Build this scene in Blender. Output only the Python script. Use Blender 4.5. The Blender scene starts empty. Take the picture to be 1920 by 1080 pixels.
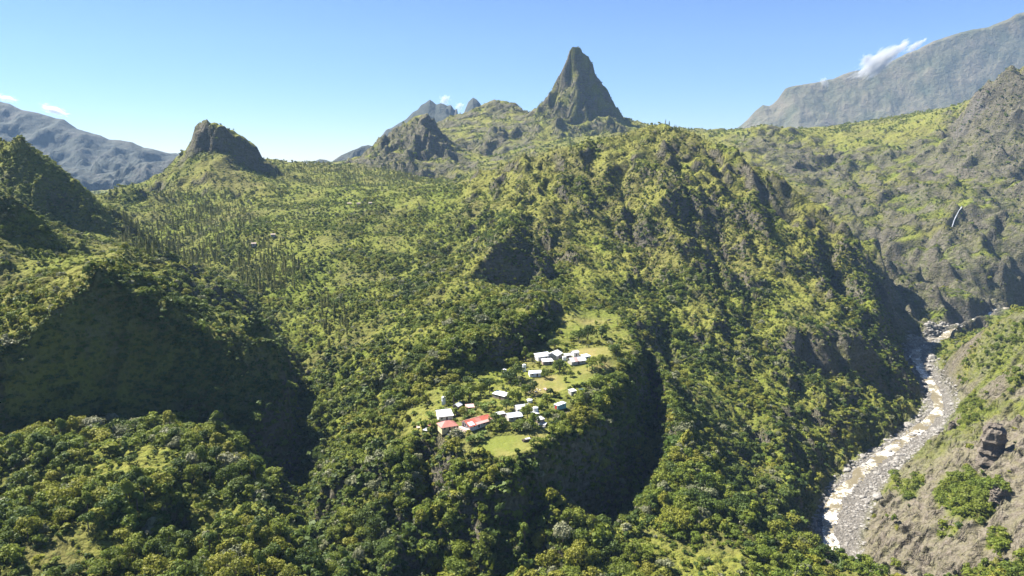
import bpy, bmesh, math, random
import numpy as np
from mathutils import Vector, Matrix
random.seed(7); RNG = np.random.default_rng(11)
SC = bpy.context.scene; COL = SC.collection
# ------------------------------------------------------------------ camera
CAMZ = 400.0; FPX = 1371.0; PITCH = math.radians(10.0)
cam_d = bpy.data.cameras.new('camera'); cam = bpy.data.objects.new('camera', cam_d); COL.objects.link(cam)
cam.location = (0, 0, CAMZ); cam.rotation_euler = (math.radians(90) - PITCH, 0, 0)
cam_d.sensor_width = 36; cam_d.lens = 36 * FPX / 1920; cam_d.clip_start = 1; cam_d.clip_end = 60000
SC.camera = cam
# ------------------------------------------------------------------ sky, sun, exposure
SUN_AZ = math.radians(-66); SUN_EL = math.radians(51)            # azimuth from +Y, negative = left
SUN = Vector((math.sin(SUN_AZ) * math.cos(SUN_EL), math.cos(SUN_AZ) * math.cos(SUN_EL), math.sin(SUN_EL)))
W = bpy.data.worlds.new('World'); SC.world = W; W.use_nodes = True
nt = W.node_tree; bg = nt.nodes['Background']
sky = nt.nodes.new('ShaderNodeTexSky'); sky.sky_type = 'NISHITA'; sky.sun_disc = False
sky.sun_elevation = SUN_EL; sky.sun_rotation = SUN_AZ; sky.altitude = 1500; sky.air_density = 1.0; sky.dust_density = 0.05; sky.ozone_density = 5.0
tint = nt.nodes.new('ShaderNodeMix'); tint.data_type = 'RGBA'; tint.blend_type = 'MULTIPLY'; tint.inputs[0].default_value = 1; tint.inputs[7].default_value = (.75, .80, .95, 1)
nt.links.new(sky.outputs[0], tint.inputs[6]); nt.links.new(tint.outputs[2], bg.inputs[0]); bg.inputs[1].default_value = 0.05
sun_d = bpy.data.lights.new('sun', 'SUN'); sun_d.energy = 5.0; sun_d.angle = math.radians(0.5); sun_d.color = (1.0, 0.95, 0.86)
sun = bpy.data.objects.new('sun', sun_d); COL.objects.link(sun); sun.rotation_euler = SUN.to_track_quat('Z', 'Y').to_euler()
SC.view_settings.view_transform = 'Standard'; SC.view_settings.look = 'None'; SC.view_settings.gamma = 1
SC.view_settings.use_curve_mapping = False; SC.view_settings.exposure = 1.8
SC.cycles.max_bounces = 5; SC.cycles.diffuse_bounces = 2; SC.cycles.glossy_bounces = 2; SC.cycles.transmission_bounces = 3
SC.cycles.volume_bounces = 0; SC.cycles.transparent_max_bounces = 8

# ------------------------------------------------------------------ geometry of the view: a pixel of the 1920 x 1080 photograph and a distance give a point of the valley
CP, SP = math.cos(PITCH), math.sin(PITCH)
def at(px, py, Y):
    a = (px - 960) / FPX; b = (540 - py) / FPX
    t = Y / (CP + b * SP)
    return (a * t, Y, CAMZ + (-SP + b * CP) * t)
def project(P):
    x, y, z = P[..., 0], P[..., 1], P[..., 2] - CAMZ
    d = y * CP - z * SP; u = y * SP + z * CP
    return 960 + FPX * x / d, 540 - FPX * u / d, d

# ------------------------------------------------------------------ gradient noise
_perm = np.random.default_rng(5).permutation(4096).astype(np.int64); _ang = np.random.default_rng(6).random(4096) * 2 * np.pi
_gx, _gy = np.cos(_ang), np.sin(_ang)
def noise(x, y):
    xi = np.floor(x).astype(np.int64); yi = np.floor(y).astype(np.int64); fx = x - xi; fy = y - yi
    u = fx * fx * fx * (fx * (fx * 6 - 15) + 10); v = fy * fy * fy * (fy * (fy * 6 - 15) + 10)
    def g(dx, dy):
        h = _perm[(_perm[(xi + dx) & 4095] + yi + dy) & 4095]
        return _gx[h] * (fx - dx) + _gy[h] * (fy - dy)
    a = g(0, 0); b = g(1, 0); c = g(0, 1); d = g(1, 1)
    return 1.5 * ((a + u * (b - a)) * (1 - v) + (c + u * (d - c)) * v)
def fbm(x, y, o=4, gain=.5):
    s = 0; a = 1.0
    for k in range(o):
        s = s + a * noise(x + 17.3 * k, y - 9.1 * k); x = x * 2.03; y = y * 2.03; a *= gain
    return s
def ridged(x, y, o=4, gain=.5):
    s = 0; a = 1.0; w = 1.0
    for k in range(o):
        n = (1 - np.abs(noise(x + 31.7 * k, y + 5.3 * k)) * 1.6); n = np.clip(n, 0, 1) ** 2 * w
        s = s + a * n; w = np.clip(n * 1.6, 0, 1); x = x * 2.07; y = y * 2.07; a *= gain
    return s
def sstep(a, b, x):
    t = np.clip((x - a) / (b - a), 0, 1); return t * t * (3 - 2 * t)
# ------------------------------------------------------------------ terrain: a network of crest, rim, foot and stream lines, filled in between by a membrane
TH0, TH1 = math.radians(-46), math.radians(46); R0, R1 = 150.0, 3300.0
LINES = [
 # --- the village shelf
 [(885,846,343),(950,856,338),(990,845,343),(1040,822,366),(1090,806,385),(1127,775,411),(1150,733,446),(1185,690,495),(1200,655,530),(1192,625,566),(1176,600,602),(1150,575,640)],
 [(885,846,343),(850,810,365),(800,795,385),(770,770,405),(770,735,435)],
 [(890,790,376),(950,755,408),(1010,700,455),(1040,665,492)],
 [(1000,790,378),(1050,757,412),(1110,690,465),(1150,650,515)],
 [(800,727,432),(870,706,452),(930,688,470),(985,662,495),(1020,625,540),(1040,590,590)],
 [(1100,622,555),(1105,594,605),(1110,572,640)],
 # --- terrace with the dark wall above the village
 [(780,684,447),(830,660,456),(880,641,467),(940,624,481),(990,596,514),(1022,564,564),(1030,540,620)],
 [(740,650,500),(800,610,530),(860,580,560),(930,565,585),(990,555,610)],
 # --- front of the village spur
 [(700,860,360),(780,850,362),(850,855,350),(900,880,335),(960,890,328),(1010,872,345),(1050,862,362)],
 [(600,1080,255),(700,1085,276),(800,1090,296),(900,1090,302),(980,1085,303)],
 [(640,960,334),(720,950,333),(800,955,327),(900,985,317),(1000,960,331)],
 [(790,885,350),(775,960,322),(745,1010,304),(720,1080,272)],
 [(1050,862,362),(1062,930,340),(1050,1000,320),(1032,1088,304)],
 # cleft in the front of the spur
 [(808,885,368),(800,960,346),(776,1030,326),(758,1090,306)],
 # left flank down to the ravine
 [(640,820,400),(700,770,425),(740,735,450)],
 [(600,900,365),(640,830,395)],
 # --- ravine between the dark pyramid and the village spur
 [(572,1085,318),(585,1010,352),(548,905,428),(556,800,472),(566,740,510),(572,690,550),(552,640,610),(480,560,710),(400,500,810),(300,462,905),(235,432,985)],
 # --- ravine right of the village spur
 [(1015,1090,345),(0,40,364,-217),(0,66,394,-211),(0,87,434,-203),(0,100,482,-194),(0,108,532,-186),(1215,700,582),(1222,640,625),(1200,585,668)],
 # spur S2 and the ravine right of it
 [(1215,620,650),(1240,670,560),(1252,730,495),(1290,850,402),(1350,960,345),(1400,1085,295)],
 [(1245,650,660),(1265,700,600),(1330,820,510),(1400,930,445),(1460,1065,395)],
 [(1130,1085,300),(1200,960,345),(1250,850,405)],
 # slopes right of it down to the river
 [(1300,620,665),(1400,680,645),(1450,760,580),(1475,845,520),(1500,960,462),(1520,1065,424)],
 [(1410,830,548),(1460,842,533),(1495,850,533)], [(1415,880,520),(1455,905,512),(1490,890,520)],
 # --- river
 [(1560,1090,420),(1565,1000,468),(1600,920,525),(1640,870,570),(1720,815,630),(1762,770,680),(1755,730,740),(1730,690,805),(1718,655,870),(1760,625,960),(1890,577,1080),(2000,545,1250),(2150,500,1500)],
 [(1525,1090,424),(1520,1000,472),(1555,915,535),(1610,860,582),(1690,805,642),(1735,765,690),(1730,730,748),(1705,690,812),(1692,655,880)],
 [(1605,1090,414),(1615,1000,462),(1640,930,512),(1690,870,562),(1760,812,622),(1795,765,675),(1782,730,732),(1758,690,796),(1745,655,866)],
 # green terrace in the bend
 [(1530,850,565),(1600,790,608),(1660,760,655),(1700,735,714)],
 # river cliffs
 [(1460,600,690),(1490,606,682),(1510,610,696),(1540,612,688),(1560,612,704),(1590,618,698),(1610,625,714),(1630,636,710),(1650,648,722)],
 [(1465,692,652),(1500,700,648),(1520,697,664),(1555,708,655),(1575,705,674),(1600,706,670),(1625,700,690),(1650,700,705)],
 # --- landslide slope right
 [(1775,690,790),(1790,650,775),(1830,622,740),(1880,600,705),(1925,582,690),(2030,540,700),(2200,480,720)],
 [(1800,760,655),(1850,720,620),(1925,670,580),(2050,620,560)],
 [(1740,880,530),(1810,840,505),(1925,800,455),(2060,760,430)],
 [(1640,1000,440),(1720,960,432),(1820,930,405),(1925,930,375),(2060,920,350)],
 [(1650,1085,390),(1760,1085,350),(1925,1085,320),(2100,1085,300)],
 # --- dark pyramid at the left
 [(-300,820,320),(-150,740,345),(0,658,372),(63,612,386),(113,575,400),(140,543,408),(168,515,415),(190,488,420),(208,505,424),(240,530,430),(287,561,437),(367,611,446),(430,622,452),(480,628,457),(533,641,462)],
 [(-250,850,322),(-100,830,350),(0,806,362),(100,796,380),(200,790,399),(300,790,404),(400,790,412),(470,790,420),(520,770,438),(548,735,462)],
 [(190,498,420),(205,490,455),(215,475,505),(240,458,560),(300,468,660)],
 [(-150,640,470),(0,540,455),(60,520,445),(110,520,450)],
 [(310,540,520),(400,575,515),(480,605,500),(540,640,520)],
 # bench with trees in the bottom left corner
 [(-200,860,315),(0,822,345),(120,812,362),(240,808,376),(360,808,380),(450,815,372)],
 [(-200,900,300),(0,850,322),(100,838,330),(200,835,335),(350,838,338),(440,850,335),(470,872,320)],
 [(-200,1085,220),(0,1060,236),(120,1000,255),(220,945,276),(300,915,292),(380,890,308)],
 [(470,872,320),(488,930,296),(528,1000,270),(560,1060,254)],
 [(515,880,425),(500,900,388),(505,985,347),(540,1075,314),(572,1130,287)],
 [(0,960,290),(80,925,300),(160,895,310)],
 [(330,985,282),(350,1040,262),(370,1090,245)], [(450,1000,270),(500,1090,240)],
 # --- dark hills behind it
 [(-120,330,540),(0,355,560),(60,386,570),(110,427,580),(150,470,588),(172,490,580)],
 [(-100,500,500),(0,474,508),(60,482,526),(120,492,548),(165,500,560)],
 [(-150,240,800),(0,258,805),(45,261,800),(75,280,800),(100,301,800),(160,350,805),(195,388,805),(218,425,800),(230,442,795)],
 [(-150,420,720),(0,360,742),(60,385,752),(120,412,762),(180,440,772)],
 [(-100,240,880),(60,262,890),(150,330,900)],
 # knob
 [(188,362,1090),(210,350,1100),(240,347,1100),(262,357,1095),(272,370,1090)], [(190,385,1040),(240,380,1045),(275,390,1045)],
 # --- flat-topped rock
 [(371,234,1352),(385,230,1350),(402,230,1350),(420,238,1352),(440,246,1355),(460,256,1358),(474,268,1360)],
 [(474,268,1360),(482,287,1362),(494,296,1365),(505,303,1370),(520,310,1380)],
 [(373,237,1341),(385,236,1336),(402,236,1334),(425,244,1336),(450,256,1342),(470,270,1350)],
 [(366,270,1338),(385,282,1322),(405,282,1318),(430,290,1320),(455,300,1328),(475,315,1336),(492,325,1340),(508,345,1335)],
 [(371,236,1375),(440,246,1375),(474,268,1378)], [(362,275,1360),(366,275,1395),(440,290,1400),(500,318,1410)],
 [(368,262,1340),(350,290,1320),(330,310,1300),(312,340,1260),(302,365,1230)],
 [(310,370,1200),(340,355,1190),(375,370,1180),(420,355,1190),(450,375,1180),(490,365,1190)],
 [(395,300,1275),(400,330,1230)],
 # --- wooded slopes left of centre
 [(300,440,950),(400,435,920),(520,430,890),(620,430,880)],
 [(300,380,1120),(400,390,1120),(520,380,1130),(600,375,1140)],
 [(560,500,770),(640,500,770),(720,490,780)], [(600,570,640),(680,570,640),(760,555,660)],
 [(640,660,540),(700,650,530)],
 [(520,340,1400),(600,345,1400),(700,345,1380),(780,345,1350),(850,350,1250)],
 [(500,298,1500),(540,306,1600),(600,308,1700),(660,314,1720),(740,320,1680),(790,332,1600)],
 [(400,320,2300),(560,330,2400),(620,330,2400)], [(-100,400,2300),(150,400,2300),(330,390,2150)], [(0,385,1500),(150,392,1450),(260,395,1480),(330,385,1600)], [(180,392,1200),(280,385,1250)],
 # --- the big hill: crest, spurs and gullies
 [(850,345,1220),(880,332,1150),(920,318,1100),(960,302,1070),(1000,287,1050),(1050,273,1045),(1110,260,1060),(1180,243,1085),(1240,229,1095),(1290,238,1085),(1330,254,1065),(1350,263,1055),(1400,300,1025),(1450,322,1000),(1500,348,980),(1560,385,955),(1600,424,930),(1628,478,885),(1642,540,840),(1650,600,790),(1655,640,755)],
 [(1640,440,1060),(1660,500,1000),(1668,560,935),(1675,620,885),(1692,652,878)],
 [(700,330,1800),(900,345,1600),(1100,330,1550),(1300,330,1500),(1500,400,1350),(1640,480,1250),(1740,560,1120)],
 [(1050,273,1045),(1060,305,990),(1080,340,940),(1100,380,890),(1130,440,820),(1165,510,745),(1185,560,690)],
 [(1000,290,1040),(1010,340,960),(1035,400,870),(1060,450,800),(1090,510,725),(1110,545,680)],
 [(1240,229,1095),(1230,290,1010),(1235,350,920),(1260,420,850),(1300,490,785),(1320,530,745),(1330,560,700)],
 [(1170,270,1040),(1160,330,960),(1180,400,890),(1215,470,820),(1230,540,735),(1225,600,665)],
 [(1350,263,1055),(1370,320,985),(1400,380,925),(1450,440,870),(1500,500,820),(1530,560,765),(1545,600,720)],
 [(1310,290,1010),(1310,350,945),(1335,420,890),(1370,490,835),(1400,560,765),(1420,620,690)],
 [(1500,348,980),(1505,400,925),(1530,450,885),(1560,500,845),(1585,560,795),(1600,610,735)],
 [(1460,380,965),(1500,440,925),(1550,510,880),(1590,570,820)],
 # spurs of its left end, the dark crag
 [(920,318,1100),(915,350,1020),(925,380,930),(945,405,790),(962,425,735)],
 [(962,425,735),(945,450,722),(915,480,708),(890,510,690)], [(962,425,735),(985,445,734),(1008,478,730),(1022,505,722)], [(985,430,790),(1040,500,770)],
 [(890,528,672),(905,530,690),(940,532,698),(980,536,700),(1020,532,702),(1060,512,735)],
 [(880,340,1120),(850,400,960),(840,450,860),(850,500,760)], [(800,400,1000),(790,460,850),(760,520,740)],
 [(830,535,640),(860,528,632),(890,533,628),(912,545,630)], [(815,590,585),(850,600,575),(890,590,580),(925,575,590)],
 [(735,455,850),(750,470,830),(765,480,815)], [(720,510,745),(750,525,720)],
 # --- back country
 [(648,310,1900),(662,294,1920),(682,278,1925),(705,262,1930),(735,244,1940),(762,230,1950),(785,217,1950),(804,216,1950),(817,232,1945),(830,256,1930),(848,278,1900)],
 [(655,318,1760),(720,322,1760),(800,335,1740),(860,338,1700)], [(745,290,1850),(800,305,1820),(830,300,1850)],
 [(788,221,1950),(775,255,1880),(762,290,1810)], [(815,238,1945),(850,300,1830),(870,320,1780)],
 [(800,235,2350),(840,219,2380),(870,212,2400),(905,195,2420),(930,186,2420),(963,194,2400),(985,212,2380),(1003,224,2330)],
 [(860,290,2050),(900,300,2000),(950,292,1950),(1010,280,1900)],
 [(945,212,2330),(935,240,2200),(922,233,2140),(905,268,2060),(890,290,2000)], [(962,225,2250),(955,262,2120),(985,268,2100)],
 [(998,224,2240),(1012,192,2246),(1032,170,2250),(1046,140,2250),(1059,113,2250),(1073,103,2250),(1083,80,2250),(1092,99,2250),(1105,112,2250),(1119,140,2250),(1134,165,2248),(1149,188,2246),(1160,211,2242),(1167,222,2240),(1183,242,2235)],
 [(1005,232,2195),(1030,225,2170),(1050,222,2160),(1080,235,2150),(1120,218,2170),(1158,222,2195)],
 [(1083,93,2250),(1090,150,2222),(1098,200,2192)], [(1042,168,2250),(1040,200,2210)], [(1070,150,2235),(1068,215,2175)],
 [(985,255,2080),(1040,262,2060),(1100,255,2080),(1170,250,2120)], [(1000,210,2340),(1083,190,2340),(1170,225,2340)],
 [(1000,285,1800),(1080,290,1750),(1160,262,1800)],
 [(850,240,2700),(1000,250,2700),(1180,255,2700)], [(620,330,2100),(700,310,2200),(820,270,2500)],
 # --- far bank at the right, cliffed dome
 [(1350,263,1900),(1390,243,1920),(1440,232,1930),(1465,238,1930),(1490,246,1930),(1530,245,2000),(1580,238,2100),(1650,225,2250),(1720,212,2400),(1790,200,2500)],
 [(1400,300,1650),(1480,330,1600),(1560,310,1700),(1640,330,1600),(1740,320,1550)],
 [(1440,270,1800),(1500,285,1760),(1560,275,1850)], [(1500,345,1480),(1600,370,1420),(1680,400,1350)],
 [(1360,275,2600),(1500,265,2700),(1700,245,2900)],
 [(1792,240,1760),(1805,205,1745),(1822,178,1730),(1850,155,1715),(1885,133,1700),(1925,117,1690),(2020,80,1660),(2200,40,1600)],
 [(1780,265,1700),(1800,262,1660),(1850,265,1600),(1925,262,1560),(2050,240,1520)],
 [(1700,330,1480),(1760,335,1430),(1850,350,1380),(1925,340,1350),(2100,330,1300)],
 [(1640,430,1230),(1740,425,1240),(1790,425,1215),(1850,440,1210),(1925,430,1200),(2100,430,1180)],
 [(1790,388,1262),(1830,385,1268),(1880,395,1260)],
 [(1700,490,1140),(1760,480,1130),(1800,490,1130),(1870,470,1140),(1925,490,1140)],
 [(1650,520,1060),(1740,540,1030),(1820,540,1040),(1880,560,1085)],
 [(1680,590,985),(1740,596,960),(1800,602,965),(1850,590,1010)], [(1690,632,950),(1740,640,935),(1800,632,950),(1840,615,990)],
]
def membrane(lines, nr, nth):
    """height at the nodes of a (ln r, theta) grid: fixed on the lines, harmonic in between"""
    lr0, lr1 = math.log(R0), math.log(R1)
    pts = []
    for L in lines:
        W_ = np.array([at(*p) if len(p) == 3 else (p[1], p[2], CAMZ + p[3]) for p in L])
        if min(p[2] for p in L) > 1330:            # far crests keep their height: two nodes wide
            for q in ((-4.5, 4.5) if min(p[1] for p in L) < 100 else (-11.0, 11.0)): pts.append(W_ + np.array([0, q, 0])); W2 = W_ + np.array([0, q, 0]); pts += [W2[k] * (1 - t) + W2[k + 1] * t for k in range(len(W2) - 1) for t in [np.linspace(0, 1, 60)[:, None]]]
        seg = np.linalg.norm(np.diff(W_, axis=0), axis=1)
        for k, s in enumerate(seg):
            n = max(2, int(s / 0.7)); t = np.linspace(0, 1, n)[:, None]
            pts.append(W_[k] * (1 - t) + W_[k + 1] * t)
    P = np.concatenate(pts); r = np.hypot(P[:, 0], P[:, 1]); th = np.arctan2(P[:, 0], P[:, 1])
    u = (np.log(r) - lr0) / (lr1 - lr0); v = (th - TH0) / (TH1 - TH0)
    ok = (u >= 0) & (u <= 1) & (v >= 0) & (v <= 1); u, v, z = u[ok], v[ok], P[ok, 2]
    H = None
    sizes = [(max(8, nr >> s), max(8, nth >> s)) for s in (6, 5, 4, 3, 2, 1, 0)]
    for (a, b) in sizes:
        i = np.rint(u * (a - 1)).astype(int); j = np.rint(v * (b - 1)).astype(int); f = i * b + j
        cnt = np.bincount(f, minlength=a * b); s = np.bincount(f, weights=z, minlength=a * b)
        fix = (cnt > 0).reshape(a, b); fz = (s / np.maximum(cnt, 1)).reshape(a, b)
        if H is None: H = np.full((a, b), z.mean())
        else: H = resample(H, a, b)
        for it in range(260 if a < 300 else 90):
            H = np.where(fix, fz, H)
            Q = np.pad(H, 1, mode='edge')
            H = .25 * (Q[:-2, 1:-1] + Q[2:, 1:-1] + Q[1:-1, :-2] + Q[1:-1, 2:])
        H = np.where(fix, fz, H)
    return H
def resample(H, a, b):
    x = np.linspace(0, H.shape[0] - 1, a); y = np.linspace(0, H.shape[1] - 1, b)
    i = np.clip(x.astype(int), 0, H.shape[0] - 2); j = np.clip(y.astype(int), 0, H.shape[1] - 2); fx = (x - i)[:, None]; fy = (y - j)[None]
    g = lambda di, dj: H[np.ix_(i + di, j + dj)]
    return (g(0, 0) * (1 - fy) + g(0, 1) * fy) * (1 - fx) + (g(1, 0) * (1 - fy) + g(1, 1) * fy) * fx
def blur(H, n=1):
    for _ in range(n):
        Q = np.pad(H, 1, mode='edge')
        H = .5 * H + .125 * (Q[:-2, 1:-1] + Q[2:, 1:-1] + Q[1:-1, :-2] + Q[1:-1, 2:])
    return H
NR, NTH = 1090, 568
def make_height():
    H0 = membrane(LINES, NR // 2, NTH // 2); Hb = blur(H0, 2); k = np.exp(np.linspace(math.log(R0), math.log(R1), NR // 2))[:, None] > 1150
    return resample(np.where(k, H0, Hb), NR, NTH)
lr = np.linspace(math.log(R0), math.log(R1), NR); ths = np.linspace(TH0, TH1, NTH)
RR = np.exp(lr)[:, None]; GX = RR * np.sin(ths)[None]; GY = RR * np.cos(ths)[None]
HZ = make_height()
def in_poly(x, y, poly):
    c = np.zeros(np.shape(x), bool); n = len(poly); j = n - 1
    for i in range(n):
        xi, yi = poly[i][:2]; xj, yj = poly[j][:2]
        c ^= ((yi > y) != (yj > y)) & (x < (xj - xi) * (y - yi) / (yj - yi + 1e-12) + xi); j = i
    return c
def height(x, y):
    """ground level of the finished terrain"""
    r = np.hypot(x, y); th = np.arctan2(x, y)
    u = np.clip((np.log(np.maximum(r, 1)) - lr[0]) / (lr[-1] - lr[0]) * (NR - 1), 0, NR - 1.001); v = np.clip((th - TH0) / (TH1 - TH0) * (NTH - 1), 0, NTH - 1.001)
    i = u.astype(int); j = v.astype(int); fu = u - i; fv = v - j
    return (HZ[i, j] * (1 - fv) + HZ[i, j + 1] * fv) * (1 - fu) + (HZ[i + 1, j] * (1 - fv) + HZ[i + 1, j + 1] * fv) * fu
_YS = np.exp(np.arange(math.log(160), math.log(3250), .0035))
def ground(px, py):
    """where the line of sight through a pixel meets the ground"""
    Ys = _YS
    for q in range(2):
        x, y, z = at(px, py, Ys); below = np.nonzero(z < height(x, y))[0]
        if not len(below): return Vector(at(px, py, 3000))
        k = max(1, below[0]); Ys = np.linspace(Ys[k - 1], Ys[k], 24)
    x, y, z = at(px, py, Ys[min(k, 23)]); return Vector((float(x), float(y), float(height(x, y))))
# flat zone of the village: no rough relief there
VILLAGE = [at(*p) for p in [(880,850,340),(960,864,334),(1048,830,361),(1100,813,380),(1138,780,406),(1160,737,442),(1208,655,528),(1185,600,605),(1150,560,640),(1080,570,620),(1040,610,545),(985,665,492),(800,730,430),(760,770,405),(780,800,385)]]
RIVER = [at(*p) for p in [(1520,1090,424),(1515,1000,472),(1550,915,535),(1605,860,582),(1690,803,642),(1733,765,690),(1728,730,748),(1700,690,812),(1690,655,880),(1740,622,965),(1890,572,1085),(2150,490,1510),(2150,512,1490),(1900,585,1070),(1780,632,950),(1748,655,866),(1760,690,796),(1786,730,732),(1797,765,675),(1765,814,622),(1695,872,562),(1645,932,512),(1620,1000,462),(1612,1090,414)]]
SLIDE = [at(*p) for p in [(1606,1100,405),(1616,1000,461),(1642,932,511),(1692,872,561),(1762,814,621),(1796,765,674),(1784,730,731),(1768,690,794),(1790,648,776),(1830,620,742),(1925,580,692),(2200,478,722),(2200,1100,280),(1700,1120,350)]]
gm = lambda poly: in_poly(GX, GY, poly).astype(float)
def soft(m, n): return blur(m, n)
M_vil = soft(gm(VILLAGE), 30); M_riv = soft(gm(RIVER), 8); M_sld = soft(gm(SLIDE), 10)
M_pyr = soft(gm([at(-300,500,300), at(0,500,340), at(190,500,395), at(400,500,425), at(545,500,445), at(545,500,480), at(330,500,470), at(190,500,450), at(-300,500,390)]), 6)
M_crag = soft(gm([at(900,500,690), at(940,500,700), at(1020,500,705), at(1035,500,745), at(975,500,775), at(930,500,760)]), 5)
M_fort = soft(gm([at(295,400,1190), at(500,400,1190), at(530,400,1380), at(500,400,1430), at(350,400,1420), at(315,400,1330)]), 8)
dz_r = np.gradient(HZ, axis=0) / (RR * (lr[1] - lr[0])); dz_t = np.gradient(HZ, axis=1) / (RR * (ths[1] - ths[0]))
SLOPE0 = np.hypot(dz_r, dz_t)
# relief: crest lines keep their outline; running water cuts gullies into the slopes; knobs and ledges on top
A = (1 - .93 * M_vil) * (1 - .85 * M_riv)
steep = sstep(.15, .75, blur(SLOPE0, 6)); far = sstep(600, 1700, RR)
wx = GX + 14 * fbm(GX / 90, GY / 90, 3); wy = GY + 14 * fbm(GX / 90 + 50, GY / 90, 3)
gul = ridged(wx / 62, wy / 130, 4) - .9
gul2 = ridged(wx / 150 + 3, wy / 260, 5) - .9
back = sstep(1350, 1700, RR)
amp = A * (1 - .5 * M_sld) * (1 - .25 * M_pyr) * (1 - .2 * M_fort)
HZ = HZ + amp * ((3 + 3 * steep) * gul * (.5 + .5 * sstep(350, 800, RR)) * (1 - .7 * back) + far * (4 + 9 * steep) * (gul2 + .25 * back) * (1 - .4 * back) + sstep(600, 800, RR) * (1 - back) * 5 * (.4 + steep) * fbm(wx / 75, wy / 75, 3) + (1 + 1.2 * steep) * fbm(GX / 19, GY / 19, 4, .55))
def erode(H, rounds, k):
    """multiple-flow drainage on the coarse grid, cut in proportion to water and slope"""
    a, b = NR // 2, NTH // 2
    h = resample(H, a, b); h0 = h.copy(); r = resample(RR * np.ones((1, NTH)), a, b); cell = r * (ths[1] - ths[0]) * 2
    m = resample(amp, a, b)
    sh = [(-1, 0), (1, 0), (0, -1), (0, 1), (-1, -1), (-1, 1), (1, -1), (1, 1)]
    def S(Q, d): return Q[1 + d[0]:a + 1 + d[0], 1 + d[1]:b + 1 + d[1]]
    for q in range(rounds):
        P = np.pad(h, 1, mode='edge'); w = []
        for d in sh: w.append(np.maximum((h - S(P, d)) / cell / (1.414 if d[0] and d[1] else 1), 0) ** 3)
        tot = sum(w) + 1e-9; w = [x / tot for x in w]; w = [np.pad(x, 1) for x in w]
        area = cell ** 2; F = area.copy()
        for it in range(140):
            Fp = np.pad(F, 1); n = area.copy()
            for d, x in zip(sh, w): n += S(x * Fp, (-d[0], -d[1]))
            F = n
        g = np.hypot(np.gradient(h, axis=0) / cell, np.gradient(h, axis=1) / cell)
        cut = k * np.minimum(F, 60000 * np.ones_like(F)) ** .36 * np.minimum(g, 1.3) ** .8 * m
        h = h - np.minimum(cut, 9); h = .93 * h + .07 * blur(h, 1)
    return resample(h - h0, NR, NTH) * (1 - .8 * sstep(1280, 1600, RR)) * (1 - .9 * M_fort) * (1 - .7 * M_pyr) * (1 - .75 * M_crag)
HZ = HZ + erode(HZ, 4, .2)
M_hill = soft(gm([at(*p) for p in [(900,345,1120),(960,425,740),(1060,500,740),(1200,520,740),(1330,560,700),(1540,590,735),(1640,500,850),(1590,424,920),(1350,270,1040),(1240,240,1075),(1050,285,1030)]]), 25)
M_right = soft(gm([at(*p) for p in [(1360,280,1880),(1480,340,1560),(1640,440,1200),(1680,600,960),(1800,600,980),(2100,500,1300),(2100,300,1500),(1700,300,1750)]]), 25)
fl = ridged(wx / 34 + .5 * fbm(GX / 60, GY / 60, 2), wy / 150, 4, .5); cl = ridged(wx / 85 + 7, wy / 85, 5, .55)
HZ = HZ + M_hill * (7.0 * (fl - .75)) + M_right * (11 * (cl - .8)) + M_pyr * 2.6 * (ridged(GX / 15, GY / 34, 4) - .8)
M_front = soft(gm([at(*p) for p in [(600,960,345),(700,880,358),(790,860,356),(900,890,334),(1000,880,342),(1060,880,352),(1040,1090,290),(600,1090,235)]]), 8)
HZ = HZ + M_front * 5.5 * (ridged(GX / 17, GY / 70, 4) - .85)
rg = ridged(wx / 70, wy / 70 + HZ / 160, 5, .55)
HZ = HZ + back * amp * ((2 + 10 * sstep(.25, .9, SLOPE0)) * (rg - .78) + 2.2 * fbm(GX / 22, GY / 22, 3))
HZ = HZ + back * amp * sstep(.5, 1.2, SLOPE0) * 11 * (ridged(GX / 30 + fbm(GX / 90, GY / 90, 2), GY / 130, 3) - .7)
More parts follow.
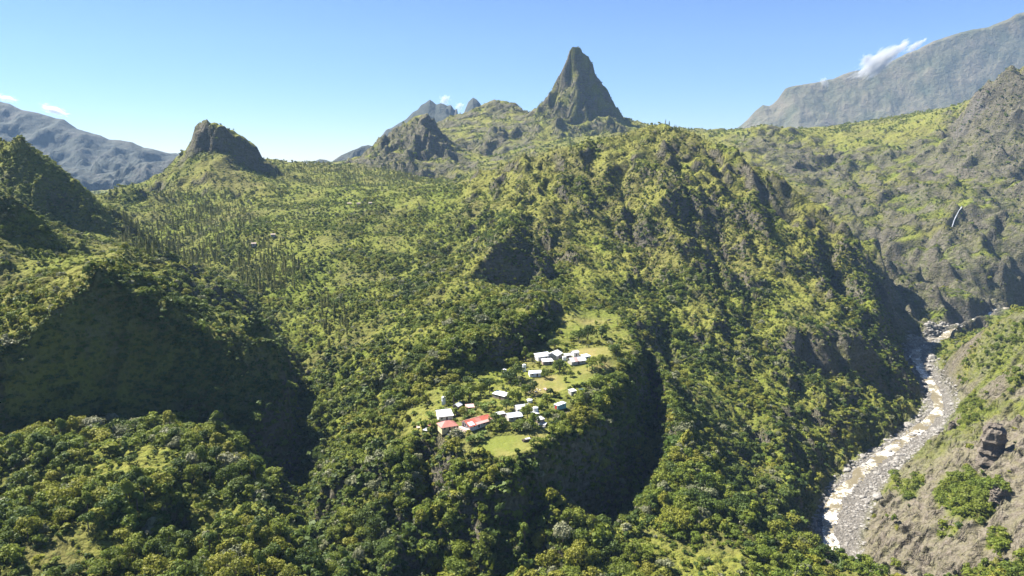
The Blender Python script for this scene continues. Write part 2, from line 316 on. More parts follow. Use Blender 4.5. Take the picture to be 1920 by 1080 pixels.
# ledges and knobs
kn = fbm(GX / 34 + 9, GY / 34, 3)
HZ = HZ + amp * (steep * 5 * sstep(.05, .3, kn) * sstep(.75, .3, kn) + far * 2.5 * fbm(GX / 38, GY / 38, 4) + .9 * fbm(GX / 6.5, GY / 6.5, 3)) + M_sld * (4.0 * ridged(GX / 40 + GY / 60, GY / 15 - GX / 30, 4) + 2.0 * fbm(GX / 30, GY / 30, 3) + 1.5 * (ridged(GX / 9, GY / 9, 4) - .8))
dz_r = np.gradient(HZ, axis=0) / (RR * (lr[1] - lr[0])); dz_t = np.gradient(HZ, axis=1) / (RR * (ths[1] - ths[0]))
SLOPE = np.hypot(dz_r, dz_t)
def grid_mesh(name, X, Y, Z, mat, attrs=None, smooth=True):
    a, b = X.shape; n = a * b
    me = bpy.data.meshes.new(name); me.vertices.add(n)
    me.vertices.foreach_set('co', np.stack([X, Y, Z], -1).astype(np.float32).ravel())
    idx = np.arange(n).reshape(a, b)
    F = np.stack([idx[:-1, :-1], idx[:-1, 1:], idx[1:, 1:], idx[1:, :-1]], -1).reshape(-1, 4)
    # winding so that normals point up
    p = np.stack([X, Y, Z], -1).reshape(-1, 3); e1 = p[F[0, 1]] - p[F[0, 0]]; e2 = p[F[0, 2]] - p[F[0, 0]]
    if np.cross(e1, e2)[2] < 0: F = F[:, ::-1]
    m = len(F); me.loops.add(m * 4); me.polygons.add(m)
    me.loops.foreach_set('vertex_index', F.astype(np.int32).ravel()); me.polygons.foreach_set('loop_start', np.arange(0, m * 4, 4, dtype=np.int32))
    me.polygons.foreach_set('use_smooth', np.full(m, smooth))
    for k, v in (attrs or {}).items():
        at_ = me.attributes.new(k, 'FLOAT', 'POINT'); at_.data.foreach_set('value', v.astype(np.float32).ravel())
    me.materials.append(mat); me.update(); me.validate()
    o = bpy.data.objects.new(name, me); COL.objects.link(o); return o
# ------------------------------------------------------------------ what covers the ground, as fields over the terrain
def gpoly(pts): return [ground(*p) for p in pts]
def field(pts, n=10): return blur(in_poly(GX, GY, gpoly(pts)).astype(float), n)
SLOPE_S = blur(SLOPE, 2)
n1 = fbm(GX / 60, GY / 60, 4); n2 = fbm(GX / 14 + 5, GY / 14, 4); n3 = fbm(GX / 160, GY / 160 + 7, 3)
PYRAMID = [(0,660),(60,618),(120,568),(165,522),(190,502),(220,520),(262,550),(350,586),(430,616),(525,642),(548,730),(530,760),(470,795),(300,788),(100,792),(0,800)]
f_pyr = field(PYRAMID, 6)
f_cliff = np.maximum(field([(1462,606),(1510,614),(1560,616),(1640,650),(1645,698),(1570,704),(1520,696),(1466,688)], 5), field([(1690,600),(1740,600),(1850,595),(1840,612),(1740,638),(1692,630)], 6))
f_cliff = np.maximum(f_cliff, .8 * field([(1640,470),(1720,500),(1880,500),(1880,560),(1800,600),(1700,600),(1650,540)], 14))
f_dome = field([(1700,330),(1740,290),(1790,262),(1800,210),(1830,172),(1890,138),(1920,128),(1920,320),(1850,345)], 8)
f_dome = np.maximum(f_dome, .75 * field([(1360,268),(1440,250),(1500,290),(1640,330),(1500,345),(1430,305)], 8))
f_hill = field([(860,342),(1000,292),(1180,248),(1345,262),(1500,352),(1600,430),(1650,490),(1540,560),(1300,500),(1200,520),(1100,500),(980,400),(880,400)], 25)
f_left = field([(-100,240),(60,255),(120,310),(230,430),(240,450),(180,500),(60,500),(-100,520)], 6)
f_ridge = field([(0,560),(150,500),(190,495),(260,470),(240,520),(190,512),(120,575),(60,618),(0,655)], 5)
f_mid = field([(240,440),(500,380),(700,340),(850,345),(860,480),(760,560),(740,700),(640,800),(560,860),(580,700),(500,560),(350,480)], 20)
f_crest = field([(100,565),(185,475),(260,515),(380,585),(535,615),(535,655),(360,632),(250,562),(190,525),(110,595)], 3)
f_field = .38 * np.maximum(field([(1040,585),(1130,585),(1150,600),(1100,625),(1040,625)], 4), field([(490,455),(620,440),(640,465),(520,485)], 8))
f_lawn = field([(882,845),(900,830),(930,818),(975,815),(1030,798),(1040,806),(1010,832),(985,850),(950,857),(900,855)], 2)
f_path = np.maximum(M_vil * (.26 + .3 * n2), 1.0 * np.maximum(field([(985,715),(1060,695),(1150,672),(1160,685),(1100,715),(1040,738),(985,745)], 3), field([(1060,655),(1140,650),(1150,668),(1085,672)], 3)))
f_flat = np.maximum(field([(330,345),(380,300),(420,300),(480,330),(500,360),(420,350),(350,362)], 8), 0)
f_brush = field([(1535,850),(1600,795),(1725,735),(1738,770),(1690,800),(1600,862)], 4)
f_scrub = sum(field(p, 3) for p in [[(1605,930),(1640,880),(1690,862),(1680,900),(1650,935),(1610,955)], [(1690,900),(1735,890),(1720,930),(1690,945)], [(1770,890),(1840,895),(1890,920),(1870,950),(1830,985),(1780,970),(1750,930)], [(1820,1075),(1870,1045),(1925,1050),(1925,1100),(1800,1100)], [(1880,620),(1925,600),(1925,660),(1850,700),(1800,725),(1790,690),(1830,650)], [(1890,700),(1925,690),(1925,720),(1890,740)], [(1760,985),(1800,985),(1795,1012),(1762,1010)], [(1850,1000),(1895,1005),(1885,1038),(1850,1032)], [(1600,968),(1624,966),(1620,992),(1600,992)], [(1800,758),(1852,753),(1832,792),(1800,802)]])
f_scrub = np.clip(f_scrub, 0, 1)
M_flat = M_vil * sstep(.75, .4, blur(SLOPE, 8))
rock = sstep(.92 + .35 * sstep(700, 500, RR), 1.7 + .5 * sstep(700, 500, RR), SLOPE_S + .35 * n2 + .15 * n1)
rock = np.maximum(rock, f_cliff * sstep(-.5, .1, n2 + .4 * (SLOPE_S - .8)))
rock = np.maximum(rock, .95 * f_dome * sstep(-.45, .15, n1 * .6 + n2 * .5 + (SLOPE_S - .45)))
f_right = field([(1360,268),(1500,262),(1700,330),(1925,330),(1925,560),(1700,590),(1650,480),(1500,352)], 14)
rock = np.maximum(rock, .85 * np.maximum(f_right, M_right) * sstep(-.05, .45, fbm(GX / 55 + 3, GY / 55 + HZ / 40, 4) + .8 * (SLOPE_S - .45)))
rock = np.maximum(rock, .8 * ((RR > 1730) & (RR < 2420) & (GX < 60) & (GX > -450)) * sstep(-.15, .35, fbm(GX / 60 + 9, GY / 60 + HZ / 45, 4) + .7 * (SLOPE_S - .5)))
rock = np.maximum(rock, .6 * blur(M_crag, 2) * sstep(.5, .9, SLOPE_S))
rock = np.maximum(rock, .8 * sstep(1350, 1600, RR) * sstep(.6, 1.2, SLOPE_S + .45 * fbm(GX / 40, GY / 40 + HZ / 30, 4)))
rock = rock * (1 - .85 * f_pyr) * (1 - .75 * f_left) * (1 - .6 * f_mid)
rock = rock * (1 - .68 * ((RR > 2060) & (GX > 60)) * sstep(-.2, .25, fbm(GX / 28, GY / 28 + HZ / 45, 4)))
rock = rock * (1 - M_flat) * (1 - .7 * M_sld) * (1 - .8 * f_brush)
slide = M_sld * (1 - .9 * f_scrub * sstep(-.7, .0, n2 + .3)) * (1 - .75 * sstep(540, 700, RR) * sstep(-.3, .2, n1))
f_bare = sum(field(p, 2) for p in [[(1058,656),(1130,652),(1142,660),(1100,667),(1075,668)], [(990,747),(1012,716),(1032,712),(1018,738),(1000,750)], [(842,806),(882,810),(884,819),(850,815)], [(1050,772),(1078,762),(1082,768),(1055,778)], [(1085,735),(1110,722),(1115,730)], [(905,798),(930,806),(920,815),(900,806)]])
slide = np.clip(slide + .75 * f_bare * sstep(-.4, .3, n2 + .2), 0, 1)
lush = np.clip(.62 + .5 * n1 + .25 * n3 - .75 * f_hill * (1 - .5 * sstep(.1, .4, n1)) - .4 * sstep(1300, 1700, RR) - .5 * f_flat - .7 * f_ridge + .2 * f_mid + .3 * M_right, 0, 1)
grass = np.clip(f_lawn + f_path + f_field * .8, 0, 1)
f_rim = field([(1052,772),(1080,745),(1125,712),(1165,685),(1200,655),(1205,665),(1155,738),(1130,778),(1092,808),(1040,824),(1032,806)], 2)
grass = grass * (1 - f_rim)
# how much of the ground the crowns hide
forest = np.clip(.86 - .2 * sstep(420, 560, RR) + 1.15 * n1 - 1.35 * f_hill * (1 - .6 * sstep(.0, .5, n1)) - .5 * sstep(900, 1500, RR), 0.08, 1)
forest = forest * (1 - (.5 + .25 * sstep(500, 700, RR)) * np.clip(rock * 1.2, 0, 1)) * (1 - .88 * f_pyr) * (1 - .55 * f_left) * (1 - .6 * f_ridge) * (1 - .85 * f_crest) * (1 - .5 * M_right) * (1 - .18 * f_mid) * (1 - .8 * f_flat) * (1 - .75 * f_dome)
forest = np.where(M_sld > .3, f_scrub * .9 + .02, forest) * (1 - sstep(.05, .3, M_riv)) * (1 - np.clip(grass * 1.6, 0, 1)) * (1 - .6 * M_flat)
forest = np.maximum(forest, .85 * f_rim)
def sample(F, x, y):
    r = np.hypot(x, y); th = np.arctan2(x, y)
    i = np.clip(np.rint((np.log(r) - lr[0]) / (lr[-1] - lr[0]) * (NR - 1)), 0, NR - 1).astype(int); j = np.clip(np.rint((th - TH0) / (TH1 - TH0) * (NTH - 1)), 0, NTH - 1).astype(int)
    return F[i, j]

# ------------------------------------------------------------------ materials
class NT:
    def __init__(s, name):
        s.m = bpy.data.materials.new(name); s.m.use_nodes = True; s.t = s.m.node_tree; s.bsdf = s.t.nodes['Principled BSDF']
    def n(s, typ, ins=None, **kw):
        nd = s.t.nodes.new(typ)
        for k, v in kw.items(): setattr(nd, k, v)
        for k, v in (ins or {}).items():
            if hasattr(v, 'is_output'): s.t.links.new(v, nd.inputs[k])
            else: nd.inputs[k].default_value = v
        return nd
    def mix(s, f, a, b, mode='MIX'):
        nd = s.t.nodes.new('ShaderNodeMix'); nd.data_type = 'RGBA'; nd.blend_type = mode
        for k, v in ((0, f), (6, a), (7, b)):
            if hasattr(v, 'is_output'): s.t.links.new(v, nd.inputs[k])
            else: nd.inputs[k].default_value = v if k == 0 else (*v, 1) if len(v) == 3 else v
        return nd.outputs[2]
    def math(s, op, a, b=0.0, c=None, clamp=False):
        nd = s.t.nodes.new('ShaderNodeMath'); nd.operation = op; nd.use_clamp = clamp
        for k, v in enumerate((a, b) if c is None else (a, b, c)):
            if hasattr(v, 'is_output'): s.t.links.new(v, nd.inputs[k])
            else: nd.inputs[k].default_value = v
        return nd.outputs[0]
    def ramp(s, f, stops):
        nd = s.t.nodes.new('ShaderNodeValToRGB'); s.t.links.new(f, nd.inputs[0]); e = nd.color_ramp.elements
        while len(e) < len(stops): e.new(.5)
        for k, (p, c) in enumerate(stops): e[k].position = p; e[k].color = (*c, 1) if len(c) == 3 else c
        return nd.outputs[0]
    def noise(s, vec, scale, detail=4, rough=.55):
        return s.n('ShaderNodeTexNoise', {'Vector': vec, 'Scale': scale, 'Detail': detail, 'Roughness': rough}).outputs[0]
    def attr(s, name): return s.n('ShaderNodeAttribute', attribute_name=name).outputs['Fac']
    def link(s, a, b): s.t.links.new(a, b)
def ground_material():
    q = NT('ground_cover'); P = q.n('ShaderNodeNewGeometry').outputs['Position']
    sc = q.n('ShaderNodeMapping', {'Vector': P, 'Scale': (1, 1, .35)}).outputs[0]
    na = q.noise(P, .16, 5, .65); nb = q.noise(P, .9, 4, .6); nc = q.noise(P, .03, 4)
    vor = q.n('ShaderNodeTexVoronoi', {'Vector': P, 'Scale': .33}).outputs['Distance']
    vor2 = q.n('ShaderNodeTexVoronoi', {'Vector': P, 'Scale': .11}).outputs['Distance']
    dry = q.mix(q.math('MULTIPLY', nb, .9), (.135, .142, .026), (.20, .185, .048))
    wet = q.mix(nb, (.075, .105, .013), (.145, .17, .022))
    f = q.math('ADD', q.attr('lush'), q.math('MULTIPLY', q.math('SUBTRACT', na, .5), 1.6), clamp=True)
    c = q.mix(f, dry, wet)
    c = q.mix(q.ramp(q.noise(P, .013, 5, .7), [(.47, (0, 0, 0)), (.62, (.65, .65, .65))]), c, (.10, .088, .036))
    # low bushes between the trees
    bush = q.math('MULTIPLY', q.math('LESS_THAN', q.math('ADD', vor, q.math('MULTIPLY', nb, .5)), .62), q.math('GREATER_THAN', na, .42))
    c = q.mix(q.math('MULTIPLY', bush, .55), c, (.058, .074, .014))
    # rock
    strat = q.noise(q.n('ShaderNodeMapping', {'Vector': P, 'Scale': (.06, .06, .5)}).outputs[0], 1.0, 6, .7)
    rk = q.ramp(q.math('ADD', q.math('MULTIPLY', strat, .6), q.math('MULTIPLY', na, .4)), [(.3, (.05, .043, .032)), (.46, (.11, .10, .072)), (.6, (.168, .150, .112)), (.75, (.23, .205, .16))])
    nd = q.noise(P, .022, 5, .65)
    rf = q.math('MULTIPLY_ADD', q.math('SUBTRACT', q.math('ADD', q.math('MULTIPLY', na, .5), q.math('MULTIPLY', nd, .5)), .53), 3.2, q.attr('rock'), clamp=True)
    rf = q.math('MULTIPLY', rf, q.math('GREATER_THAN', q.attr('rock'), .04))
    c = q.mix(rf, c, rk)
    # bare slide debris
    sl = q.ramp(q.math('ADD', q.math('MULTIPLY', strat, .35), q.math('MULTIPLY', q.noise(P, .5, 6, .7), .65)), [(.32, (.065, .055, .043)), (.46, (.13, .11, .086)), (.60, (.19, .165, .13)), (.78, (.27, .24, .195))])
    sf = q.math('MULTIPLY_ADD', q.math('SUBTRACT', na, .62), 1.2, q.attr('slide'), clamp=True)
    sf = q.math('MULTIPLY', sf, q.math('GREATER_THAN', q.attr('slide'), .05))
    c = q.mix(sf, c, sl)
    gr = q.mix(q.ramp(nc, [(.4, (0, 0, 0)), (.62, (1, 1, 1))]), (.135, .15, .03), (.24, .19, .075))
    gr = q.mix(q.math('MULTIPLY', nb, .5), gr, (.10, .125, .024))
    c = q.mix(q.attr('grass'), c, gr)
    bed = q.ramp(nb, [(.3, (.055, .05, .043)), (.5, (.125, .115, .10)), (.7, (.22, .205, .185))])
    c = q.mix(q.attr('bed'), c, bed)
    q.link(c, q.bsdf.inputs['Base Color']); q.bsdf.inputs['Roughness'].default_value = .95; q.bsdf.inputs['Specular IOR Level'].default_value = .1
    hgt = q.math('ADD', q.math('MULTIPLY', vor, -1.0), q.math('ADD', q.math('MULTIPLY', na, 2.2), q.math('ADD', q.math('MULTIPLY', nb, .7), q.math('MULTIPLY', strat, 1.2))))
    hgt = q.math('MULTIPLY', hgt, q.math('SUBTRACT', 1.0, q.math('MULTIPLY', q.attr('grass'), .85)))
    crag = q.math('MULTIPLY', q.math('ADD', nd, q.math('MULTIPLY', q.noise(q.n('ShaderNodeMapping', {'Vector': P, 'Scale': (.05, .05, .018)}).outputs[0], 1.0, 6, .7), 1.2)), q.math('MULTIPLY_ADD', q.attr('rock'), 14.0, 1.5))
    b0 = q.n('ShaderNodeBump', {'Height': crag, 'Strength': 1.0, 'Distance': 1.0})
    b = q.n('ShaderNodeBump', {'Height': hgt, 'Strength': .9, 'Distance': 1.6, 'Normal': b0.outputs[0]}); q.link(b.outputs[0], q.bsdf.inputs['Normal'])
    return q.m
def foliage_material(name, stops, transl=.25):
    q = NT(name); oi = q.n('ShaderNodeObjectInfo').outputs['Random']
    P = q.n('ShaderNodeNewGeometry').outputs['Position']; tint = q.ramp(oi, stops)
    nz = q.noise(P, 1.1, 3); big = q.noise(P, .035, 3)
    v = q.math('ADD', q.math('MULTIPLY', nz, .9), q.math('MULTIPLY', big, .9))
    hs = q.n('ShaderNodeHueSaturation', {'Hue': q.math('MULTIPLY_ADD', big, .024, .49), 'Saturation': .98, 'Value': q.math('MULTIPLY_ADD', v, .9, .2), 'Color': tint}).outputs[0]
    q.link(hs, q.bsdf.inputs['Base Color']); q.bsdf.inputs['Roughness'].default_value = .62; q.bsdf.inputs['Specular IOR Level'].default_value = .25
    tr = q.n('ShaderNodeBsdfTranslucent', {'Color': q.mix(.5, hs, (.12, .15, .02))}).outputs[0]
    ms = q.n('ShaderNodeMixShader', {0: transl, 1: q.bsdf.outputs[0], 2: tr}).outputs[0]
    q.link(ms, q.t.nodes['Material Output'].inputs[0]); return q.m
def plain(name, col, rough=.8, var=.25, scale=1.2, metal=0.0, spec=.3, bump=0.0):
    q = NT(name); P = q.n('ShaderNodeTexCoord').outputs['Object']; nz = q.noise(P, scale, 5, .6)
    lo = tuple(x * (1 - var) for x in col); hi = tuple(min(1, x * (1 + var)) for x in col)
    q.link(q.ramp(nz, [(.3, lo), (.7, hi)]), q.bsdf.inputs['Base Color']); q.bsdf.inputs['Roughness'].default_value = rough
    q.bsdf.inputs['Metallic'].default_value = metal; q.bsdf.inputs['Specular IOR Level'].default_value = spec
    if bump:
        b = q.n('ShaderNodeBump', {'Height': nz, 'Strength': bump, 'Distance': .3}); q.link(b.outputs[0], q.bsdf.inputs['Normal'])
    return q.m
MG = ground_material()
F_DARK = foliage_material('foliage_dark', [(0, (.040, .068, .009)), (.5, (.060, .094, .011)), (1, (.085, .118, .014))], .3)
F_MID = foliage_material('foliage_mid', [(0, (.105, .145, .014)), (.5, (.142, .178, .017)), (1, (.178, .205, .020))], .38)
F_OLIVE = foliage_material('foliage_olive', [(0, (.175, .185, .018)), (.5, (.215, .215, .021)), (1, (.25, .242, .028))], .4)
F_PALE = foliage_material('foliage_pale', [(0, (.13, .14, .065)), (.5, (.165, .17, .085)), (1, (.21, .21, .12))], .25)
F_CONE = foliage_material('foliage_needles', [(0, (.12, .135, .03)), (.5, (.16, .165, .038)), (1, (.20, .19, .05))], .3)
F_BANANA = foliage_material('foliage_banana', [(0, (.09, .14, .02)), (.5, (.12, .17, .028)), (1, (.16, .20, .04))], .35)
M_BARK = plain('bark', (.13, .105, .08), .9, .4, 3)
# ------------------------------------------------------------------ the ground, split into the pieces of land one can name
f_scar = field([(1793,228),(1812,200),(1838,182),(1856,186),(1850,208),(1828,226),(1806,256),(1792,262)], 3) * sstep(-.35, .1, n2 + .3 * n1)
bed = np.clip(M_riv + .9 * f_scar, 0, 1)
ATT = dict(rock=rock, slide=slide, lush=lush, grass=grass, bed=bed)
PXc = 960 + FPX * np.tan(ths)[None] / CP * np.ones_like(RR)      # bearing, as a column of the picture at the horizon
REG = np.zeros((NR, NTH), int)
def wpoly(pts): return [at(*p) for p in pts]
REG[(RR > 2060) & (RR < 2420) & (GX > 60) & (GX < 385)] = 1
REG[(RR > 1990) & (GX <= 60) & (GX > -290)] = 2
REG[(RR > 1730) & (RR < 2080) & (GX <= -150) & (GX > -430)] = 3
REG[in_poly(GX, GY, wpoly([(295,400,1190),(400,400,1170),(500,400,1180),(530,400,1350),(500,400,1430),(350,400,1420),(315,400,1330)]))] = 4
REG[in_poly(GX, GY, wpoly([(-300,500,350),(0,500,352),(300,500,382),(470,500,392),(545,500,452),(545,500,470),(330,500,500),(190,500,470),(-300,500,420)]))] = 5
REG[in_poly(GX, GY, wpoly([(860,400,1150),(900,400,900),(960,400,690),(1080,400,690),(1230,400,650),(1400,400,690),(1560,400,725),(1650,400,750),(1712,400,880),(1600,400,960),(1350,400,1080),(1240,400,1125),(1050,400,1080)]))] = 6
REG[in_poly(GX, GY, wpoly([(1680,400,1420),(1925,400,1320),(2300,400,1300),(2300,400,1700),(1925,400,1800),(1780,400,1850)]))] = 7
REG[M_sld > .5] = 8; REG[M_vil > .5] = 9; REG[M_riv > .5] = 10
NAMES = {0: ('valley_terrain', 'wooded valley sides and plateau all round the village'), 1: ('pointed_peak', 'steep pointed rock peak that stands above every ridge'), 2: ('grassy_ridge', 'grassy ridge beside the pointed peak'),
         3: ('rocky_hill', 'bare grey crag at the end of the grassy ridge'), 4: ('flat_topped_hill', 'flat-topped rock on a grassy skirt'), 5: ('pyramid_hill', 'pyramid hill with a deeply shaded face'),
         6: ('grassy_hill', 'big yellowish green hill behind the village'), 7: ('rocky_hill', 'rounded cliffed hill above the river gorge'), 8: ('landslide_slope', 'bare grey-brown landslide slope above the river'), 9: ('village_shelf', 'level shelf that carries the village'), 10: ('riverbed', 'stony grey bed of the river')}
Pn = np.stack([GX, GY, HZ], -1); NV = np.cross(np.gradient(Pn, axis=1), np.gradient(Pn, axis=0)); NV /= np.linalg.norm(NV, axis=-1, keepdims=True); NV[NV[..., 2] < 0] *= -1
def land_pieces():
    idx = np.arange(NR * NTH).reshape(NR, NTH); F = np.stack([idx[:-1, :-1], idx[:-1, 1:], idx[1:, 1:], idx[1:, :-1]], -1).reshape(-1, 4)
    fr = REG[:-1, :-1].ravel(); co = Pn.reshape(-1, 3); nv = NV.reshape(-1, 3)
    for k, (nm, lab) in NAMES.items():
        f = F[fr == k]
        if not len(f): continue
        u, inv = np.unique(f, return_inverse=True); f = inv.reshape(-1, 4); m = len(f)
        me = bpy.data.meshes.new(nm); me.vertices.add(len(u)); me.vertices.foreach_set('co', co[u].astype(np.float32).ravel())
        me.loops.add(m * 4); me.polygons.add(m); me.loops.foreach_set('vertex_index', f.astype(np.int32).ravel()); me.polygons.foreach_set('loop_start', np.arange(0, m * 4, 4, dtype=np.int32))
        me.polygons.foreach_set('use_smooth', np.ones(m, bool))
        for an, v in ATT.items():
            a_ = me.attributes.new(an, 'FLOAT', 'POINT'); a_.data.foreach_set('value', v.reshape(-1)[u].astype(np.float32))
        me.materials.append(MG); me.update(); me.normals_split_custom_set_from_vertices(nv[u].astype(np.float32))
        o = bpy.data.objects.new(nm, me); COL.objects.link(o); o['kind'] = 'structure'; o['label'] = lab
land_pieces()
# ------------------------------------------------------------------ far mountains
def mountain_material(name, stops):
    q = NT(name); P = q.n('ShaderNodeNewGeometry').outputs['Position']
    a = q.noise(P, .004, 6, .6); b = q.noise(q.n('ShaderNodeMapping', {'Vector': P, 'Scale': (.01, .01, .004)}).outputs[0], 1.0, 6, .65)
    c = q.ramp(q.math('ADD', q.math('MULTIPLY', a, .5), q.math('MULTIPLY', b, .5)), stops)
    q.link(c, q.bsdf.inputs['Base Color']); q.bsdf.inputs['Roughness'].default_value = .95
    bp = q.n('ShaderNodeBump', {'Height': q.math('ADD', b, q.math('MULTIPLY', q.noise(P, .02, 6, .7), .6)), 'Strength': .8, 'Distance': 45.0}); q.link(bp.outputs[0], q.bsdf.inputs['Normal']); return q.m
MM = mountain_material('far_mountain', [(.38, (.014, .02, .012)), (.5, (.03, .036, .024)), (.62, (.055, .052, .042))]); MR = mountain_material('rim_slope', [(.36, (.052, .060, .026)), (.5, (.088, .082, .044)), (.62, (.12, .10, .064))])
def mountain(label, sky_line, Y, front, back, base, rough, nx=420, nv=70, seed=0.0, power=1.25, name='mountain', mat=None, rib=1.2):
    """a range: crest through the given skyline at distance Y, sloping down towards us over `front` metres"""
    W_ = np.array([at(px, py, Y if len(p_) == 2 else p_[2]) for p_ in sky_line for (px, py) in [p_[:2]]])
    seg = np.r_[0, np.cumsum(np.linalg.norm(np.diff(W_[:, :2], axis=0), axis=1))]; s = np.linspace(0, seg[-1], nx)
    X = np.interp(s, seg, W_[:, 0]); Yc = np.interp(s, seg, W_[:, 1]); Zc = np.interp(s, seg, W_[:, 2])
    v = np.r_[np.linspace(-1, 0, nv * 3 // 4), np.linspace(0, 1, nv // 4 + 1)[1:]][:, None]
    t = np.abs(v) ** (1 / power); t = np.where(v < 0, 1 - (1 - np.abs(v)) ** power, np.abs(v))
    GXm = X[None] * np.ones_like(v) * (1 + 0 * v); GYm = Yc[None] + np.where(v < 0, v * front, v * back)
    Z = base + (Zc[None] - base) * (1 - t)
    w = np.sin(np.clip(np.abs(v), 0, 1) * np.pi) ** .6
    g = ridged(GXm / (rough * 9) + seed, GYm / (rough * 22), 6, .55) - .9
    Z = Z + w * rough * (g * rib) + np.minimum(w + .25, 1) * rough * (.35 * fbm(GXm / (rough * 2.2) + seed, GYm / (rough * 2.2), 5) + .5 * (w > 0) * w * (ridged(GXm / (rough * 3) + seed, GYm / (rough * 4), 5, .6) - .9) * (rib > 1))
    o = grid_mesh(name, GXm, GYm, Z, mat or MM); o['kind'] = 'structure'; o['label'] = label; return o
mountain('blue hazy mountain range behind the dark hills', [(-400,60),(-150,140),(0,190),(18,194),(40,205),(75,213),(105,221),(120,223),(140,238),(160,245),(190,254),(205,262),(225,261),(250,267),(270,278),(285,279),(310,285),(330,288),(347,294),(370,304),(420,330),(520,380)], 4300, 1500, 500, 190, 60, seed=3.3)
mountain('lower wooded ridge in front of the blue range', [(-200,300),(60,318),(110,312),(150,318),(180,326),(215,322),(260,308),(300,302),(330,298),(352,296),(380,306),(430,330),(500,360)], 3500, 500, 400, 240, 36, seed=8.1)
mountain('grey double summit behind the grassy ridge', [(560,330),(610,308),(640,295),(690,282),(708,268),(714,256),(727,243),(735,240),(752,228),(762,222),(775,210),(783,206),(790,197),(806,187),(812,191),(818,196),(826,193),(838,198),(846,197),(852,206),(857,204),(859,216),(866,222),(872,205),(878,190),(887,182),(893,186),(900,194),(910,212),(950,230),(1010,250),(1080,280)], 4200, 900, 500, 250, 45, seed=5.7)
mountain('small blue foothill left of the bare crag', [(560,310),(588,303),(600,298),(612,300),(622,304),(640,291),(658,283),(678,274),(690,272),(712,278),(760,300),(820,330)], 3650, 300, 300, 300, 26, nx=220, nv=40, seed=1.7)
RIM = [(1300,300),(1340,275),(1366,248),(1385,238),(1400,226),(1418,206),(1430,197),(1442,199),(1450,194),(1458,186),(1472,166),(1482,162),(1530,155),(1560,148),(1590,136),(1615,131),(1640,120),(1665,118),(1700,100),(1722,92),(1750,77),(1780,68),(1800,60),(1850,51),(1872,43),(1890,36),(1905,27),(1925,22),(2000,-5),(2150,-60),(2400,-130)]
mountain('long high rim wall beyond the gorge', RIM, 6300, 1100, 500, 180, 55, nx=520, nv=90, seed=9.2, power=1.3, mat=MR, rib=.35)
# ------------------------------------------------------------------ plants: prototype meshes
def quads_mesh(name, C, N, S, mat, asp=1.0, rng=RNG):
    """a cloud of leaf sprays: centre, facing, size"""
    n = len(C); N = N / (np.linalg.norm(N, axis=1, keepdims=True) + 1e-9)
    up = rng.normal(size=(n, 3)); T = np.cross(N, up); T /= np.linalg.norm(T, axis=1, keepdims=True) + 1e-9; B = np.cross(N, T)
    S = np.broadcast_to(S, (n,))[:, None]; T = T * S * .5 * asp; B = B * S * .5 / asp
    k = rng.uniform(.55, 1.1, (n, 4, 1))
    V = np.stack([C - T * k[:, 0], C - B * k[:, 1], C + T * k[:, 2], C + B * k[:, 3]], 1) + N[:, None] * S[:, None] * rng.normal(0, .10, (n, 4, 1))
    me = bpy.data.meshes.new(name); me.vertices.add(n * 4); me.vertices.foreach_set('co', V.astype(np.float32).ravel())
    me.loops.add(n * 4); me.polygons.add(n); me.loops.foreach_set('vertex_index', np.arange(n * 4, dtype=np.int32)); me.polygons.foreach_set('loop_start', np.arange(0, n * 4, 4, dtype=np.int32))
    me.materials.append(mat); me.update(); me.validate(); return me
def crown_mesh(name, mat, rad, h0, h1, lobes, nq, qs, seed, spread=.75):
    """lobed broadleaf crown of radius rad from height h0 to h1"""
    g = np.random.default_rng(seed); C = []; N = []
    hc = (h0 + h1) / 2; hh = (h1 - h0) / 2
    for k in range(lobes):
        a = g.random() * 2 * np.pi; rr = rad * spread * math.sqrt(g.random()) * .95; z = g.uniform(-.55, .8)
        if k == 0: rr, z = 0, .55
        rr *= math.sqrt(max(.15, 1 - max(0, z) ** 2)); c = np.array([rr * math.cos(a), rr * math.sin(a), hc + hh * z * .75])
        lr_ = rad * g.uniform(.30, .52) * (1 if k else 1.15); m = int(nq / lobes)
        d = g.normal(size=(m, 3)); d /= np.linalg.norm(d, axis=1, keepdims=True); d[:, 2] = np.where(d[:, 2] < -.35, -d[:, 2], d[:, 2])
        p = c + d * np.array([1, 1, min(1.1, hh / rad * 1.1)]) * lr_ * g.uniform(.72, 1.06, (m, 1)); C.append(p); N.append(d + g.normal(0, .32, (m, 3)))
    C = np.concatenate(C); N = np.concatenate(N); C[:, 2] = np.maximum(C[:, 2], h0 * .5)
    return quads_mesh(name, C, N, qs * g.uniform(.65, 1.35, len(C)), mat, rng=g)
def cone_mesh(name, mat, rad, h, nq, qs, seed):
    """narrow feathery needle tree"""
    g = np.random.default_rng(seed); t = g.random(nq) ** .8; a = g.random(nq) * 2 * np.pi
    w = rad * (1 - t) ** .7 * (.55 + .45 * np.sin(t * 38 + a * 2) ** 2) * g.uniform(.5, 1.05, nq)
    C = np.stack([w * np.cos(a), w * np.sin(a), h * (.10 + .9 * t)], -1); N = np.stack([np.cos(a), np.sin(a), g.uniform(.1, .9, nq)], -1) + g.normal(0, .4, (nq, 3))
    return quads_mesh(name, C, N, qs * g.uniform(.6, 1.3, nq), mat, 1.3, rng=g)
